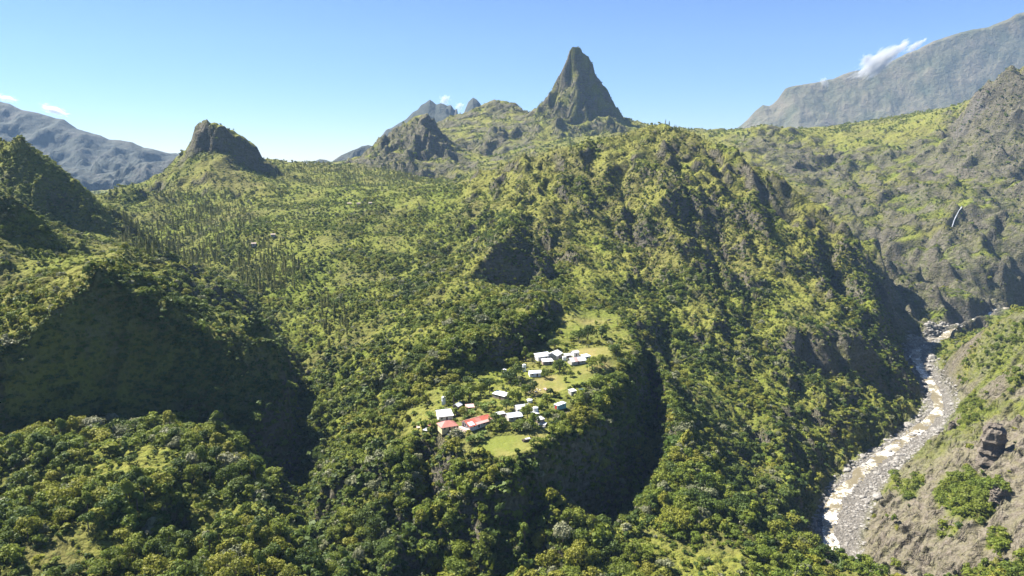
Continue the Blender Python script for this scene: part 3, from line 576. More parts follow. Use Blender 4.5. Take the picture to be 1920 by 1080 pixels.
def tube(bm, pts, rads, seg=6):
    rings = []
    for k, (p, r) in enumerate(zip(pts, rads)):
        p = Vector(p); d = (Vector(pts[min(k + 1, len(pts) - 1)]) - Vector(pts[max(k - 1, 0)])).normalized(); q = d.to_track_quat('Z', 'Y')
        rings.append([bm.verts.new(p + q @ Vector((r * math.cos(2 * math.pi * i / seg), r * math.sin(2 * math.pi * i / seg), 0))) for i in range(seg)])
    for A_, B_ in zip(rings, rings[1:]):
        for i in range(seg): bm.faces.new((A_[i], A_[(i + 1) % seg], B_[(i + 1) % seg], B_[i]))
    bm.faces.new(list(reversed(rings[0]))); bm.faces.new(rings[-1])
def bm_mesh(name, bm, mat, smooth=False):
    bmesh.ops.recalc_face_normals(bm, faces=bm.faces); me = bpy.data.meshes.new(name); bm.to_mesh(me); bm.free()
    if smooth:
        for p in me.polygons: p.use_smooth = True
    for m in (mat if isinstance(mat, (list, tuple)) else [mat]): me.materials.append(m)
    return me
def trunk_mesh(name, h, r, limbs, seed, reach):
    g = random.Random(seed); bm = bmesh.new(); top = (g.uniform(-.2, .2), g.uniform(-.2, .2), h)
    tube(bm, [(0, 0, -1.0), (g.uniform(-.1, .1), g.uniform(-.1, .1), h * .5), top], [r * 1.3, r, r * .55])
    for k in range(limbs):
        a = 2 * math.pi * k / limbs + g.random(); z = h * g.uniform(.45, .85)
        tube(bm, [(0, 0, z), (reach * .5 * math.cos(a), reach * .5 * math.sin(a), z + h * .22), (reach * math.cos(a), reach * math.sin(a), z + h * .35)], [r * .55, r * .38, r * .15], 5)
    return bm_mesh(name, bm, M_BARK)
TINT = {'dark green': F_DARK, 'mid green': F_MID, 'yellowish green': F_OLIVE, 'pale grey-green': F_PALE}
# (rad, h0, h1, lobes) of the crown shapes
SHAPES = [(3.6, .6, 6.4, 11), (2.6, .8, 8.2, 9), (4.4, .8, 6.0, 13), (2.6, .4, 5.2, 8), (3.9, .5, 7.0, 15)]
CROWN_HI = {}; CROWN_LO = {}; CROWN_FAR = {}
for ti, (tn, tm) in enumerate(TINT.items()):
    for si, (r_, a_, b_, l_) in enumerate(SHAPES):
        CROWN_HI[tn, si] = crown_mesh('crown', tm, r_, a_, b_, l_, 950, .62, 100 + ti * 10 + si)
        CROWN_LO[tn, si] = crown_mesh('crown_mid', tm, r_, a_ * .4, b_, l_, 420, .92, 200 + ti * 10 + si)
        if si < 2: CROWN_FAR[tn, si] = crown_mesh('crown_far', tm, r_, 0, b_ * .9, 6, 90, 1.9, 300 + ti * 10 + si)
TRUNKS = [trunk_mesh('trunk', h1 * .72, .2, 4, 50 + k, r_ * .55) for k, (r_, h0, h1, l_) in enumerate(SHAPES)]
CONES_HI = [cone_mesh('crown_needles', F_CONE, 2.5 + .3 * k, 11 + 1.6 * k, 460, .85, 400 + k) for k in range(3)]
CONES_LO = [cone_mesh('crown_needles_far', F_CONE, 2.5, 11 + 2 * k, 70, 1.9, 410 + k) for k in range(2)]
TRUNK_CONE = trunk_mesh('trunk_needles', 11, .22, 0, 77, 1)
BUSH = {tn: [crown_mesh('bush', tm, 1.5, 0, 1.9, 6, 110, .72, 500 + i * 7 + k, .8) for k in range(2)] for i, (tn, tm) in enumerate(TINT.items())}

# ------------------------------------------------------------------ scattered cover that nobody could count: point clouds that carry the prototype meshes
def scatter_object(name, protos, P, kind, scale, rot, label):
    me = bpy.data.meshes.new(name); me.vertices.add(len(P)); me.vertices.foreach_set('co', P.astype(np.float32).ravel())
    a = me.attributes.new('pick', 'INT', 'POINT'); a.data.foreach_set('value', kind.astype(np.int32))
    a = me.attributes.new('size', 'FLOAT_VECTOR', 'POINT'); a.data.foreach_set('vector', scale.astype(np.float32).ravel())
    a = me.attributes.new('turn', 'FLOAT_VECTOR', 'POINT'); a.data.foreach_set('vector', rot.astype(np.float32).ravel())
    me.update(); o = bpy.data.objects.new(name, me); COL.objects.link(o)
    g = bpy.data.node_groups.new(name + '_nodes', 'GeometryNodeTree'); g.interface.new_socket('Geometry', in_out='INPUT', socket_type='NodeSocketGeometry'); g.interface.new_socket('Geometry', in_out='OUTPUT', socket_type='NodeSocketGeometry')
    N = g.nodes; L = g.links; gi = N.new('NodeGroupInput'); go = N.new('NodeGroupOutput'); join = N.new('GeometryNodeJoinGeometry')
    def named(nm, t):
        x = N.new('GeometryNodeInputNamedAttribute'); x.data_type = t; x.inputs[0].default_value = nm; return x.outputs[0]
    pk = named('pick', 'INT'); sz = named('size', 'FLOAT_VECTOR'); tn = named('turn', 'FLOAT_VECTOR')
    for k, pm in enumerate(protos):
        po = bpy.data.objects.new(pm.name, pm)
        oi = N.new('GeometryNodeObjectInfo'); oi.inputs['Object'].default_value = po; oi.inputs['As Instance'].default_value = True
        cmp_ = N.new('FunctionNodeCompare'); cmp_.data_type = 'INT'; cmp_.operation = 'EQUAL'; L.new(pk, cmp_.inputs[2]); cmp_.inputs[3].default_value = k
        ip = N.new('GeometryNodeInstanceOnPoints'); L.new(gi.outputs[0], ip.inputs['Points']); L.new(cmp_.outputs[0], ip.inputs['Selection']); L.new(oi.outputs['Geometry'], ip.inputs['Instance'])
        L.new(tn, ip.inputs['Rotation']); L.new(sz, ip.inputs['Scale']); L.new(ip.outputs[0], join.inputs[0])
    L.new(join.outputs[0], go.inputs[0]); md = o.modifiers.new('scatter', 'NODES'); md.node_group = g
    o['kind'] = 'stuff'; o['label'] = label; return o
def jitter_points(r0, r1, s, half=math.radians(44)):
    xs = np.arange(-r1, r1, s) if r1 < 1e9 else 0; xm = r1 * math.sin(half); xs = np.arange(-xm, xm, s); ys = np.arange(r0 * math.cos(half), r1, s)
    X, Y = np.meshgrid(xs, ys); X = (X + RNG.uniform(-.48, .48, X.shape) * s).ravel(); Y = (Y + RNG.uniform(-.48, .48, Y.shape) * s).ravel()
    r = np.hypot(X, Y); ok = (r > r0) & (r < r1) & (np.abs(np.arctan2(X, Y)) < half); return X[ok], Y[ok]
KEEP = []          # (x, y, radius) of built things that no scattered plant may cover
def clear_of(x, y):
    ok = np.ones(len(x), bool)
    for (kx, ky, kr) in KEEP: ok &= (x - kx) ** 2 + (y - ky) ** 2 > kr * kr
    return ok
def visible(P):
    """is a point (array n x 3) clear of the terrain as seen from the camera"""
    vis = np.ones(len(P), bool); c = np.array([0, 0, CAMZ])
    for t in np.linspace(.25, .985, 60):
        q = c + (P - c) * t; vis &= q[:, 2] > height(q[:, 0], q[:, 1]) - .5
    return vis
def obj(name, me, parent=None, loc=None, rot=None, scale=None):
    o = bpy.data.objects.new(name, me); COL.objects.link(o)
    if parent: o.parent = parent
    if loc is not None: o.location = loc
    if rot is not None: o.rotation_euler = rot
    if scale is not None: o.scale = scale
    return o
def thing(name, label, cat, loc, rz=0.0, group=None, me=None):
    o = obj(name, me, None, loc, (0, 0, rz)); o['label'] = label; o['category'] = cat
    if group: o['group'] = group
    return o
def plant_tree(x, y, z, tint, shape, s, label, group, cat='tree'):
    t = thing('broadleaf_tree', label, cat, (x, y, z), RNG.uniform(0, 6.28), group)
    t.scale = (s, s, s * RNG.uniform(.9, 1.12))
    obj('trunk', TRUNKS[shape], t); obj('crown', CROWN_HI[tint, shape], t); return t
def rnd(n, a, b): return RNG.uniform(a, b, n)
def rock_mesh(name, seed, mat, sub=2, flat=.7):
    bm = bmesh.new(); bmesh.ops.create_icosphere(bm, subdivisions=sub, radius=1.0); g = np.random.default_rng(seed); o_ = g.random(2) * 50
    pl = [(Vector(g.normal(size=3)).normalized(), g.uniform(.55, .85)) for _ in range(7)]
    for v in bm.verts:
        d = v.co.normalized(); r = 1.0
        for n_, k in pl:
            c = d.dot(n_)
            if c > .05: r = min(r, k / c)
        v.co = d * r * (1 + .08 * float(noise(np.float64(d.x * 3 + o_[0]), np.float64(d.y * 3 + d.z * 2 + o_[1])))); v.co.z *= flat
    return bm_mesh(name, bm, mat)
# ------------------------------------------------------------------ village
def sheet_mat(name, c, rough=.45, var=.12): return plain(name, c, rough, var, .35, 0, .4)
RED = sheet_mat('red_roof', (.40, .11, .07)); PINK = sheet_mat('faded_red_roof', (.40, .17, .135)); DULL = sheet_mat('dull_red_roof', (.34, .13, .11)); WHITE = sheet_mat('white_roof', (.64, .65, .66), .45, .22); GREY = sheet_mat('grey_sheet', (.45, .46, .47)); SALMON = sheet_mat('salmon_roof', (.48, .31, .27))
BLUE = sheet_mat('bluish_white_roof', (.56, .60, .70), .4, .2); TEAL = sheet_mat('teal_paint', (.17, .36, .38)); SKYL = sheet_mat('skylight', (.70, .76, .86), .25, .05)
CREAM = plain('cream_wall', (.55, .46, .26), .9, .15); WALLW = plain('white_wall', (.68, .66, .62), .9, .12); WALLG = plain('grey_wall', (.36, .34, .31), .9, .2); TIN = plain('rusty_tin', (.28, .22, .18), .8, .4)
DOORM = plain('door_wood', (.10, .06, .04), .7, .3); REDP = plain('red_paint', (.50, .07, .05), .6, .2); GLASS = plain('dark_glass', (.03, .035, .04), .1, .1, spec=.6); FRAME = plain('window_frame', (.6, .58, .54), .7, .1); POSTM = plain('post_wood', (.22, .16, .11), .8, .3)
def box(bm, x0, x1, y0, y1, z0, z1):
    v = [bm.verts.new(p) for p in ((x0, y0, z0), (x1, y0, z0), (x1, y1, z0), (x0, y1, z0), (x0, y0, z1), (x1, y0, z1), (x1, y1, z1), (x0, y1, z1))]
    for f in ((3, 2, 1, 0), (4, 5, 6, 7), (0, 1, 5, 4), (1, 2, 6, 5), (2, 3, 7, 6), (3, 0, 4, 7)): bm.faces.new([v[i] for i in f])
def slab(bm, q, t=.07):
    """a thin plate over four top corners"""
    a = [bm.verts.new(p) for p in q]; n = (Vector(q[1]) - Vector(q[0])).cross(Vector(q[-1]) - Vector(q[0])).normalized()
    if n.z < 0: n = -n
    b = [bm.verts.new(Vector(p) - n * t) for p in q]; k = len(q)
    bm.faces.new(a); bm.faces.new(list(reversed(b)))
    for i in range(k): bm.faces.new((a[i], b[i], b[(i + 1) % k], a[(i + 1) % k]))
def lerp(a, b, t): return tuple(x + (y - x) * t for x, y in zip(a, b))
def house(name, label, cat, px_, py_, L, Wd, H, yaw, roof, rmats, wall, rise=1.1, over=.5, sheets=4, openings=(), group=None, posts=0):
    p = ground(px_, py_); yaw = math.radians(yaw); t = thing(name, label, cat, (p.x, p.y, p.z), yaw, group); KEEP.append((p.x, p.y, max(L, Wd) * .5 + 2.0))
    l, w = L / 2, Wd / 2; z0 = .0
    bm = bmesh.new(); box(bm, -l, l, -w, w, -1.8, H)
    if roof == 'gable':
        for s in (-1, 1):
            v = [bm.verts.new(q) for q in ((s * l, -w, H), (s * l, w, H), (s * l, 0, H + rise))]; v2 = [bm.verts.new((q.co.x - s * .1, q.co.y, q.co.z)) for q in v]
            bm.faces.new(v); bm.faces.new(list(reversed(v2)))
            for i in range(3): bm.faces.new((v[i], v2[i], v2[(i + 1) % 3], v[(i + 1) % 3]))
    obj('wall', bm_mesh('wall', bm, wall), t)
    R = obj('roof', None, t); a, b = l + over, w + over; e = H + .06 - rise * over / w
    def put(quad, m, nm='roof_sheet'):
        bm_ = bmesh.new(); slab(bm_, quad); obj(nm, bm_mesh(nm, bm_, m), R)
    zt = H + rise + .08
    if roof == 'gable':
        for s in (-1, 1):
            for k in range(sheets):
                u0, u1 = k / sheets, (k + 1) / sheets - .006; dz = .025 * (k % 2)
                put([(-a + 2 * a * u0, s * b, e + dz), (-a + 2 * a * u1, s * b, e + dz), (-a + 2 * a * u1, s * .03, zt + dz), (-a + 2 * a * u0, s * .03, zt + dz)], rmats[(k + (s > 0) * 2) % len(rmats)])
        bm_ = bmesh.new(); box(bm_, -a, a, -.16, .16, zt - .02, zt + .06); obj('roof_ridge', bm_mesh('roof_ridge', bm_, rmats[0]), R)
    elif roof == 'shed':
        for k in range(sheets):
            u0, u1 = k / sheets, (k + 1) / sheets - .008; dz = .025 * (k % 2)
            put([(-a + 2 * a * u0, -b, H + .08 + dz), (-a + 2 * a * u1, -b, H + .08 + dz), (-a + 2 * a * u1, b, H + .08 + rise + dz), (-a + 2 * a * u0, b, H + .08 + rise + dz)], rmats[k % len(rmats)])
        bm_ = bmesh.new(); box(bm_, -l, l, w - .12, w - .002, H + .001, H + rise * .85); obj('rear_gable', bm_mesh('rear_gable', bm_, wall), t)
    elif roof == 'hip':
        rl = max(.3, l - w * .9)
        put([(-a, -b, e), (a, -b, e), (rl, 0, zt), (-rl, 0, zt)], rmats[0]); put([(a, b, e), (-a, b, e), (-rl, 0, zt), (rl, 0, zt)], rmats[0])
        put([(-a, b, e), (-a, -b, e), (-rl, 0, zt)], rmats[-1]); put([(a, -b, e), (a, b, e), (rl, 0, zt)], rmats[-1])
    for (kind, side, u, wd, z, h) in openings:
        # side: f front (-y), b back, l left end (-x), r right end
        def pl(bm_, u0, u1, z0_, z1_, d0, d1):
            if side == 'f': box(bm_, u0, u1, -w - d1, -w - d0, z0_, z1_)
            if side == 'b': box(bm_, u0, u1, w + d0, w + d1, z0_, z1_)
            if side == 'l': box(bm_, -l - d1, -l - d0, u0, u1, z0_, z1_)
            if side == 'r': box(bm_, l + d0, l + d1, u0, u1, z0_, z1_)
        bm_ = bmesh.new()
        if kind == 'door':
            pl(bm_, u - wd / 2, u + wd / 2, z, z + h, .003, .06); D = obj('door', bm_mesh('door', bm_, DOORM if wall is not TEAL else REDP), t)
            bm_ = bmesh.new(); pl(bm_, u + wd * .32, u + wd * .38, z + h * .48, z + h * .56, .062, .12); obj('handle', bm_mesh('handle', bm_, FRAME), D)
        else:
            pl(bm_, u - wd / 2, u + wd / 2, z, z + .08, .003, .09); pl(bm_, u - wd / 2, u + wd / 2, z + h - .08, z + h, .003, .09); pl(bm_, u - wd / 2, u - wd / 2 + .08, z + .081, z + h - .081, .003, .09); pl(bm_, u + wd / 2 - .08, u + wd / 2, z + .081, z + h - .081, .003, .09)
            D = obj('window', bm_mesh('window', bm_, FRAME), t); bm_ = bmesh.new(); pl(bm_, u - wd / 2 + .081, u + wd / 2 - .081, z + .081, z + h - .081, .004, .03); obj('pane', bm_mesh('pane', bm_, GLASS), D)
    for k in range(posts):
        x = -l + .2 + (2 * l - .4) * k / (posts - 1); bm_ = bmesh.new(); box(bm_, x - .07, x + .07, -w - 1.3, -w - 1.16, -1.2, H - .25); obj('post', bm_mesh('post', bm_, POSTM), t)
    return t
O = lambda *a: a
red = house('house', 'long red-roofed house with pale skylight panel above the lawn', 'house', 893, 797, 13.5, 7.4, 2.7, 40, 'gable', [RED, RED, PINK, RED], WALLW, 1.5, 1.4, 5, [O('door', 'f', -1, 1, 0, 2.1), O('window', 'f', -4, 1.4, .9, 1.2), O('window', 'f', 2.5, 1.4, .9, 1.2), O('window', 'f', 5, 1.2, .9, 1.2), O('window', 'l', -1.8, 1.3, .9, 1.2), O('window', 'l', .6, 1.3, .9, 1.2), O('door', 'l', 2.5, .9, 0, 2.1)], posts=5)
bm = bmesh.new(); slab(bm, [(-7.4, -4.4, 2.63), (-4.2, -4.4, 2.63), (-4.2, -1.9, 3.66), (-7.4, -1.9, 3.66)]); obj('skylight', bm_mesh('skylight', bm, SKYL), red)
bm = bmesh.new(); slab(bm, [(-3.2, -5.0, 2.39), (8.0, -5.0, 2.39), (8.0, -3.3, 3.08), (-3.2, -3.3, 3.08)]); obj('roof_patch', bm_mesh('roof_patch', bm, SALMON), red)
bm = bmesh.new(); slab(bm, [(-7.6, .5, 4.25), (3.0, .5, 4.25), (3.0, 2.0, 3.65), (-7.6, 2.0, 3.65)]); obj('roof_patch', bm_mesh('roof_patch', bm, SALMON), red)
bm = bmesh.new(); box(bm, -9.2, -6.76, -3.6, 3.6, -1.6, .25); obj('terrace', bm_mesh('terrace', bm, plain('pink_concrete', (.5, .38, .33), .9, .15)), red)
house('house', 'cream house with a faded red hipped roof left of the long red roof', 'house', 839, 803, 8.6, 7.0, 2.5, 24, 'hip', [PINK, DULL], CREAM, 1.9, .6, 1, [O('door', 'f', 0, 1, 0, 2), O('window', 'f', -2.7, 1.2, .8, 1.2), O('window', 'f', 2.7, 1.2, .8, 1.2), O('window', 'r', 0, 1.2, .8, 1.2)])
house('house', 'white house with a bright white sloping roof behind the faded red hipped roof', 'house', 834, 785, 8.0, 6.5, 2.6, 18, 'shed', [WHITE], WALLW, 1.5, .4, 3, [O('door', 'f', .5, 1, 0, 2), O('window', 'f', -2.4, 1.2, .9, 1.1)])
house('house', 'front one of two joined white-roofed houses in the middle of the village', 'house', 963, 786, 7.6, 6.0, 2.6, 20, 'gable', [BLUE, WHITE], WALLG, 1.2, .5, 3, [O('door', 'f', 1, 1, 0, 2), O('window', 'f', -2, 1.2, .9, 1.1)])
house('house', 'rear one of two joined white-roofed houses, with bluish sheets', 'house', 978, 772, 7.0, 5.6, 3.0, 20, 'gable', [WHITE, BLUE], WALLG, 1.2, .4, 3, [O('window', 'r', 0, 1.2, 1, 1.1), O('door', 'f', 2, .9, 0, 2)])
house('shed', 'long low white-roofed shed slanting down towards the right', 'shed', 939, 746, 9.0, 4.4, 2.3, -38, 'shed', [WHITE], TIN, .9, .3, 4, [O('door', 'f', 1, 1.4, 0, 1.9), O('window', 'f', -2.5, 1, .8, .9)])
house('container', 'teal cabin with a white flat roof and red end at the cliff edge', 'cabin', 1050, 765, 7.6, 3.0, 2.6, 46, 'shed', [WHITE], TEAL, .25, .15, 3, [O('door', 'l', 0, 1.7, .1, 2.2), O('window', 'f', 1.5, 1, 1, .9)])
house('house', 'long white-roofed house at the top of the village, under the dark wall', 'house', 1018, 673, 10.5, 5.5, 2.6, 28, 'shed', [WHITE, BLUE], WALLW, 1.1, .4, 4, [O('door', 'f', 1, 1, 0, 2), O('window', 'f', -3, 1.2, .9, 1.1), O('window', 'f', 3.4, 1.2, .9, 1.1)])
house('house', 'white gabled house joined to the right end of the long top house', 'house', 1040, 671, 9.0, 7.0, 3.0, 62, 'gable', [WHITE], WALLG, 1.7, .5, 3, [O('window', 'l', 0, 1.6, .9, 1.2), O('door', 'f', 0, 1, 0, 2)])
house('shed', 'small white-roofed shed just below the long top house', 'shed', 1026, 682, 7.0, 4.5, 2.2, 14, 'shed', [WHITE], TIN, .8, .3, 3, [O('door', 'f', 1.5, 1, 0, 1.9)])
house('house', 'white gabled house with shaded front right of the top houses', 'house', 1081, 681, 10.5, 6.2, 2.6, 24, 'gable', [WHITE, SALMON, WHITE], WALLG, 1.6, .6, 4, [O('door', 'f', 0, 1.2, 0, 2), O('window', 'f', -3, 1.2, .9, 1.1), O('window', 'f', 3, 1.2, .9, 1.1)])
house('shed', 'tiny grey-roofed shed behind the white gabled house', 'shed', 1064, 671, 4.5, 3.6, 2.1, 20, 'shed', [GREY], TIN, .6, .2, 2, [O('door', 'f', 0, .9, 0, 1.8)])
house('shed', 'white box-like hut behind the white gabled house', 'shed', 1078, 667, 4.4, 4.0, 2.8, 30, 'gable', [WHITE], WALLW, .8, .2, 2, [O('door', 'f', 0, .9, 0, 1.9), O('window', 'f', 1.3, .8, 1, .8)])
house('shed', 'white-roofed hut at the right end of the top row', 'shed', 1098, 673, 5.2, 4.0, 2.2, 35, 'shed', [WHITE], WALLW, .6, .3, 2, [O('door', 'f', 0, .9, 0, 1.9)])
house('house', 'low house with a double-pitched white roof among dark trees', 'house', 1003, 704, 7.6, 5.0, 2.4, 10, 'gable', [WHITE, BLUE], WALLW, .9, .4, 3, [O('door', 'f', 1, 1, 0, 1.9), O('window', 'f', -2, 1.2, .8, 1)])
house('shed', 'white cube-shaped hut on the dry grass near the cliff edge', 'shed', 1073, 739, 3.8, 3.4, 2.3, 30, 'shed', [WHITE], WALLG, .4, .2, 2, [O('door', 'f', 0, .9, 0, 1.8)])
house('shed', 'low dark green trough-like hut at the cliff edge beyond the white hut', 'shed', 1091, 733, 3.8, 1.8, 1.1, 10, 'shed', [sheet_mat('dark_green_sheet', (.05, .085, .065))], TIN, .2, .15, 2)
house('shed', 'small white gabled hut under the big tree behind the white house', 'shed', 858, 765, 4.6, 3.6, 1.9, 60, 'gable', [WHITE], TIN, 1.0, .3, 2, [O('door', 'l', 0, .9, 0, 1.7)])
house('shed', 'small hut with a pale pink roof behind the long red roof', 'shed', 881, 768, 4.6, 3.8, 1.9, 12, 'shed', [SALMON], TIN, .7, .2, 2, [O('door', 'f', 0, .9, 0, 1.7)])
house('shed', 'little white lean-to beside the two joined white-roofed houses', 'shed', 938, 781, 5.0, 2.4, 1.8, 28, 'shed', [WHITE], TIN, .5, .2, 2)
house('shed', 'small grey-white shelter between the joined white houses and the cliff', 'shed', 1011, 790, 4.6, 3.4, 1.5, 34, 'shed', [GREY, WHITE], TIN, .5, .3, 3)
house('shed', 'shaded lean-to under the white water tank', 'shed', 1003, 781, 4.0, 2.4, 2.0, 15, 'shed', [WHITE], TIN, .5, .2, 2)
for (a_, b_, lab) in [(512,443,'lone white hut in the bright clearing behind the dark hills'), (476,460,'small pale hut at the lower edge of the bright clearing'), (655,384,'left one of three tiny white huts along the far plateau edge'), (672,384,'middle one of three tiny white huts along the far plateau edge'), (694,383,'right one of three tiny white huts along the far plateau edge'), (1672,225,'left one of the tiny white houses on the far grassy terrace'), (1690,226,'right one of the tiny white houses on the far grassy terrace')]:
    house('hut', lab, 'hut', a_, b_, 5, 3.6, 2.2, 15, 'shed', [TIN], WALLG, .8, .4, 2, [O('door', 'f', 0, 1, 0, 2)])
def tank(label, px_, py_, r, h, stand):
    p = ground(px_, py_); t = thing('water_tank', label, 'water tank', p, 0); KEEP.append((p.x, p.y, 3.5))
    def lathe(nm, prof, m, par):
        bm = bmesh.new(); n = 16; rings = [[bm.verts.new((q * math.cos(2 * math.pi * i / n), q * math.sin(2 * math.pi * i / n), z)) for i in range(n)] for q, z in prof]
        for A_, B_ in zip(rings, rings[1:]):
            for i in range(n): bm.faces.new((A_[i], A_[(i + 1) % n], B_[(i + 1) % n], B_[i]))
        bm.faces.new(rings[-1]); bm.faces.new(list(reversed(rings[0]))); return obj(nm, bm_mesh(nm, bm, m), par)
    lathe('tank_body', [(r, stand), (r * 1.02, stand + h * .3), (r, stand + h * .32), (r * 1.02, stand + h * .62), (r, stand + h * .64), (r, stand + h * .9), (r * .45, stand + h)], WHITE, t)
    lathe('lid', [(r * .4, stand + h + .003), (r * .4, stand + h + .16), (r * .3, stand + h + .2)], GREY, t)
    if stand > 0: bm = bmesh.new(); box(bm, -r * .9, r * .9, -r * .9, r * .9, -1, stand - .003); obj('stand', bm_mesh('stand', bm, WALLW), t)
tank('tall white water tank on a block stand beside the big tree above the white house', 832, 758, 1.2, 2.6, 2.2)
tank('white water tank among trees at the outer edge of the village', 946, 702, 1.3, 2.4, 1.2)
tank('tall pale water tank on a stand above the double-pitched white roof', 983, 696, 1.2, 2.4, 2.4)
tank('white water tank on a stand between the joined white houses and the teal cabin', 1004, 779, 1.5, 2.4, 2.6)
tank('stout white water tank in the middle of the top row of houses', 1058, 676, 1.4, 2.2, .8)
tank('low white water tank on bare ground above the two joined white houses', 993, 754, 1.7, 1.8, 0)
# things lying about
def sheets_on_ground(spots):
    for (a_, b_, w_, l_, m, lab) in spots:
        p = ground(a_, b_); bm = bmesh.new(); slab(bm, [(-w_ / 2, -l_ / 2, .25), (w_ / 2, -l_ / 2, .3), (w_ / 2, l_ / 2, .95), (-w_ / 2, l_ / 2, .9)], .06); box(bm, -w_ * .3, w_ * .3, l_ * .1, l_ * .4, -.5, .55)
        thing('metal_sheet', lab, 'metal sheet', p, RNG.uniform(-.6, .8), None, bm_mesh('metal_sheet', bm, m)); KEEP.append((p.x, p.y, 1.8))
sheets_on_ground([(797,795,2.4,4.2,GREY,'grey metal sheet propped up beside the faded red hipped roof'), (785,801,2.2,3.4,SALMON,'pinkish sheet lying outermost in the scrap beside the hipped house'), (806,797,2.6,3.0,DULL,'rust red sheet on the scrap pile next to the grey sheet'), (800,806,3.2,3.4,GREY,'wide grey sheet lying lowest in the scrap below the hipped house'), (1020,796,2.6,3.0,GREY,'pale sheet lying at the cliff edge beside the grey-white shelter'), (1023,731,2.0,2.6,SALMON,'pinkish sheet lying on the dry grass beside the footpath')])
STONE = plain('pale_stone', (.38, .35, .31), .9, .3, 2); PST = [rock_mesh('rock', 700 + k, STONE) for k in range(4)]
k = 0
for (cx_, cy_, n_, sp, lab) in [(868,808,16,15,'pale rock in the rubble below the long red-roofed house'), (1000,733,7,14,'pale rock on the dry ground beside the footpath'), (1015,798,6,8,'pale rock at the cliff edge beside the grey-white shelter'), (848,812,7,9,'pale rock in front of the cream hipped house')]:
    for q in range(n_):
        p = ground(cx_ + RNG.uniform(-sp, sp), cy_ + RNG.uniform(-4, 4)); s_ = RNG.uniform(.45, 1.15); k += 1
        o = thing('rock', lab, 'rock', p + Vector((0, 0, .1)), RNG.uniform(0, 6), lab.replace('pale rock', 'pale rocks'), PST[k % 4]); o.scale = (s_ * 1.2, s_, s_)
for q_ in [(1050,770),(1060,768),(1068,762),(1056,776),(1042,772),(1073,744),(1091,738)]: KEEP.append((*ground(*q_)[:2], 3.6))
KEEP += [(*ground(868,808)[:2], 4), (*ground(988,827)[:2], 3.5)]
p = ground(988, 827); wp = thing('woodpile', 'dark pile of logs with a white sheet on the edge of the lawn', 'woodpile', p, math.radians(24))
for i in range(14):
    bm = bmesh.new(); y = -1.0 + .5 * (i % 5) + .25 * (i // 5 % 2); z = .22 + .42 * (i // 5); tube(bm, [(-2.4 + RNG.uniform(-.3, .3), y, z), (2.4 + RNG.uniform(-.3, .3), y + RNG.uniform(-.1, .1), z + RNG.uniform(-.04, .1))], [.24, .2], 7); obj('log', bm_mesh('log', bm, plain('dark_log', (.11, .085, .065), .9, .35, 2) if i == 0 else bpy.data.materials['dark_log']), wp)
bm = bmesh.new(); slab(bm, [(-1.0, -.7, 1.42), (1.7, -.7, 1.42), (1.7, .5, 1.5), (-1.0, .5, 1.5)], .08); obj('cover_sheet', bm_mesh('cover_sheet', bm, WHITE), wp)
# village trees, each where it stands
for (a_, b_, tn, sh, s_, lab) in [
    (968,712,'dark green',4,1.25,'broad dark tree in front of the double-pitched white roof'), (955,716,'dark green',2,1.0,'dark tree just left of the broad dark one in mid village'), (1049,698,'dark green',4,1.1,'round dark tree below the white gabled houses at the top'), (1022,709,'mid green',0,.75,'small bright tree standing alone at the end of the grassy path'),
    (1155,664,'dark green',2,1.15,'round dark tree standing alone near the cliff edge behind the footpath'), (1102,640,'dark green',4,1.6,'largest spreading dark tree above the footpath'), (1085,640,'dark green',2,1.3,'spreading tree at the left side of the largest dark tree'), (1128,634,'dark green',3,1.5,'tall dark tree at the right side of the largest dark tree'), (1040,655,'dark green',2,1.1,'tree with a hollow of shade above the top houses'),
    (999,738,'dark green',4,.95,'dense round tree above the low white tank'), (986,738,'mid green',0,.85,'lighter tree at the left side of the dense round tree'), (962,754,'mid green',4,.95,'bright green round tree beside the long low white shed'), (950,768,'dark green',2,.8,'bluish dark bush-like tree in front of the long low white shed'),
    (851,757,'dark green',4,1.35,'big dark tree beside the tall white water tank'), (868,752,'mid green',2,1.3,'wide green tree right of the big dark one'), (900,742,'mid green',0,1.1,'green tree in the line above the long red roof'), (918,738,'dark green',1,1.1,'narrow dark tree left of the long low white shed'),
    (852,780,'mid green',3,.8,'small tree between the white sloping roof and the long red roof'), (867,782,'yellowish green',0,.75,'yellowish tree behind the long red roof'), (930,797,'dark green',4,.95,'dark tree at the right end of the long red roof'), (941,803,'mid green',0,.85,'green tree between the long red roof and the joined white houses'),
    (989,784,'mid green',4,.9,'bright round tree against the right side of the joined white houses'), (1000,800,'mid green',0,.95,'yellow-topped tree on the upper edge of the lawn'), (972,805,'mid green',2,.8,'low tree on the upper edge of the lawn'), (1032,742,'dark green',3,.8,'small dark tree on the dry grass above the teal cabin'), (1060,716,'mid green',3,.5,'bush-sized tree in the middle of the dry grass'),
    (1110,690,'mid green',2,.9,'low bright tree by the footpath right of the top houses'), (1128,684,'mid green',0,.9,'green tree near the cliff edge right of the top houses'), (1000,664,'mid green',3,.9,'tree at the left end of the long top house'), (985,676,'mid green',1,.95,'tree left of the long top house under the dark wall'), (965,690,'mid green',0,1.0,'green tree between two water tanks'), (1070,706,'mid green',0,.6,'low bush-like tree under the white gabled house'),
    (1022,640,'mid green',0,1.0,'tree at the foot of the dark wall above the top houses'), (1015,768,'mid green',3,.7,'small tree between the white water tank and the teal cabin'), (1026,788,'dark green',0,.7,'dark tree at the cliff edge below the teal cabin'), (1052,792,'mid green',4,.7,'rounded tree on the cliff edge below the teal cabin'), (880,745,'mid green',4,1.1,'rounded tree above the pale pink roof')]:
    p = ground(a_, b_); plant_tree(p.x, p.y, p.z - .2, tn, sh, s_ * 1.22, lab, None); KEEP.append((p.x, p.y, 2.2 * s_))
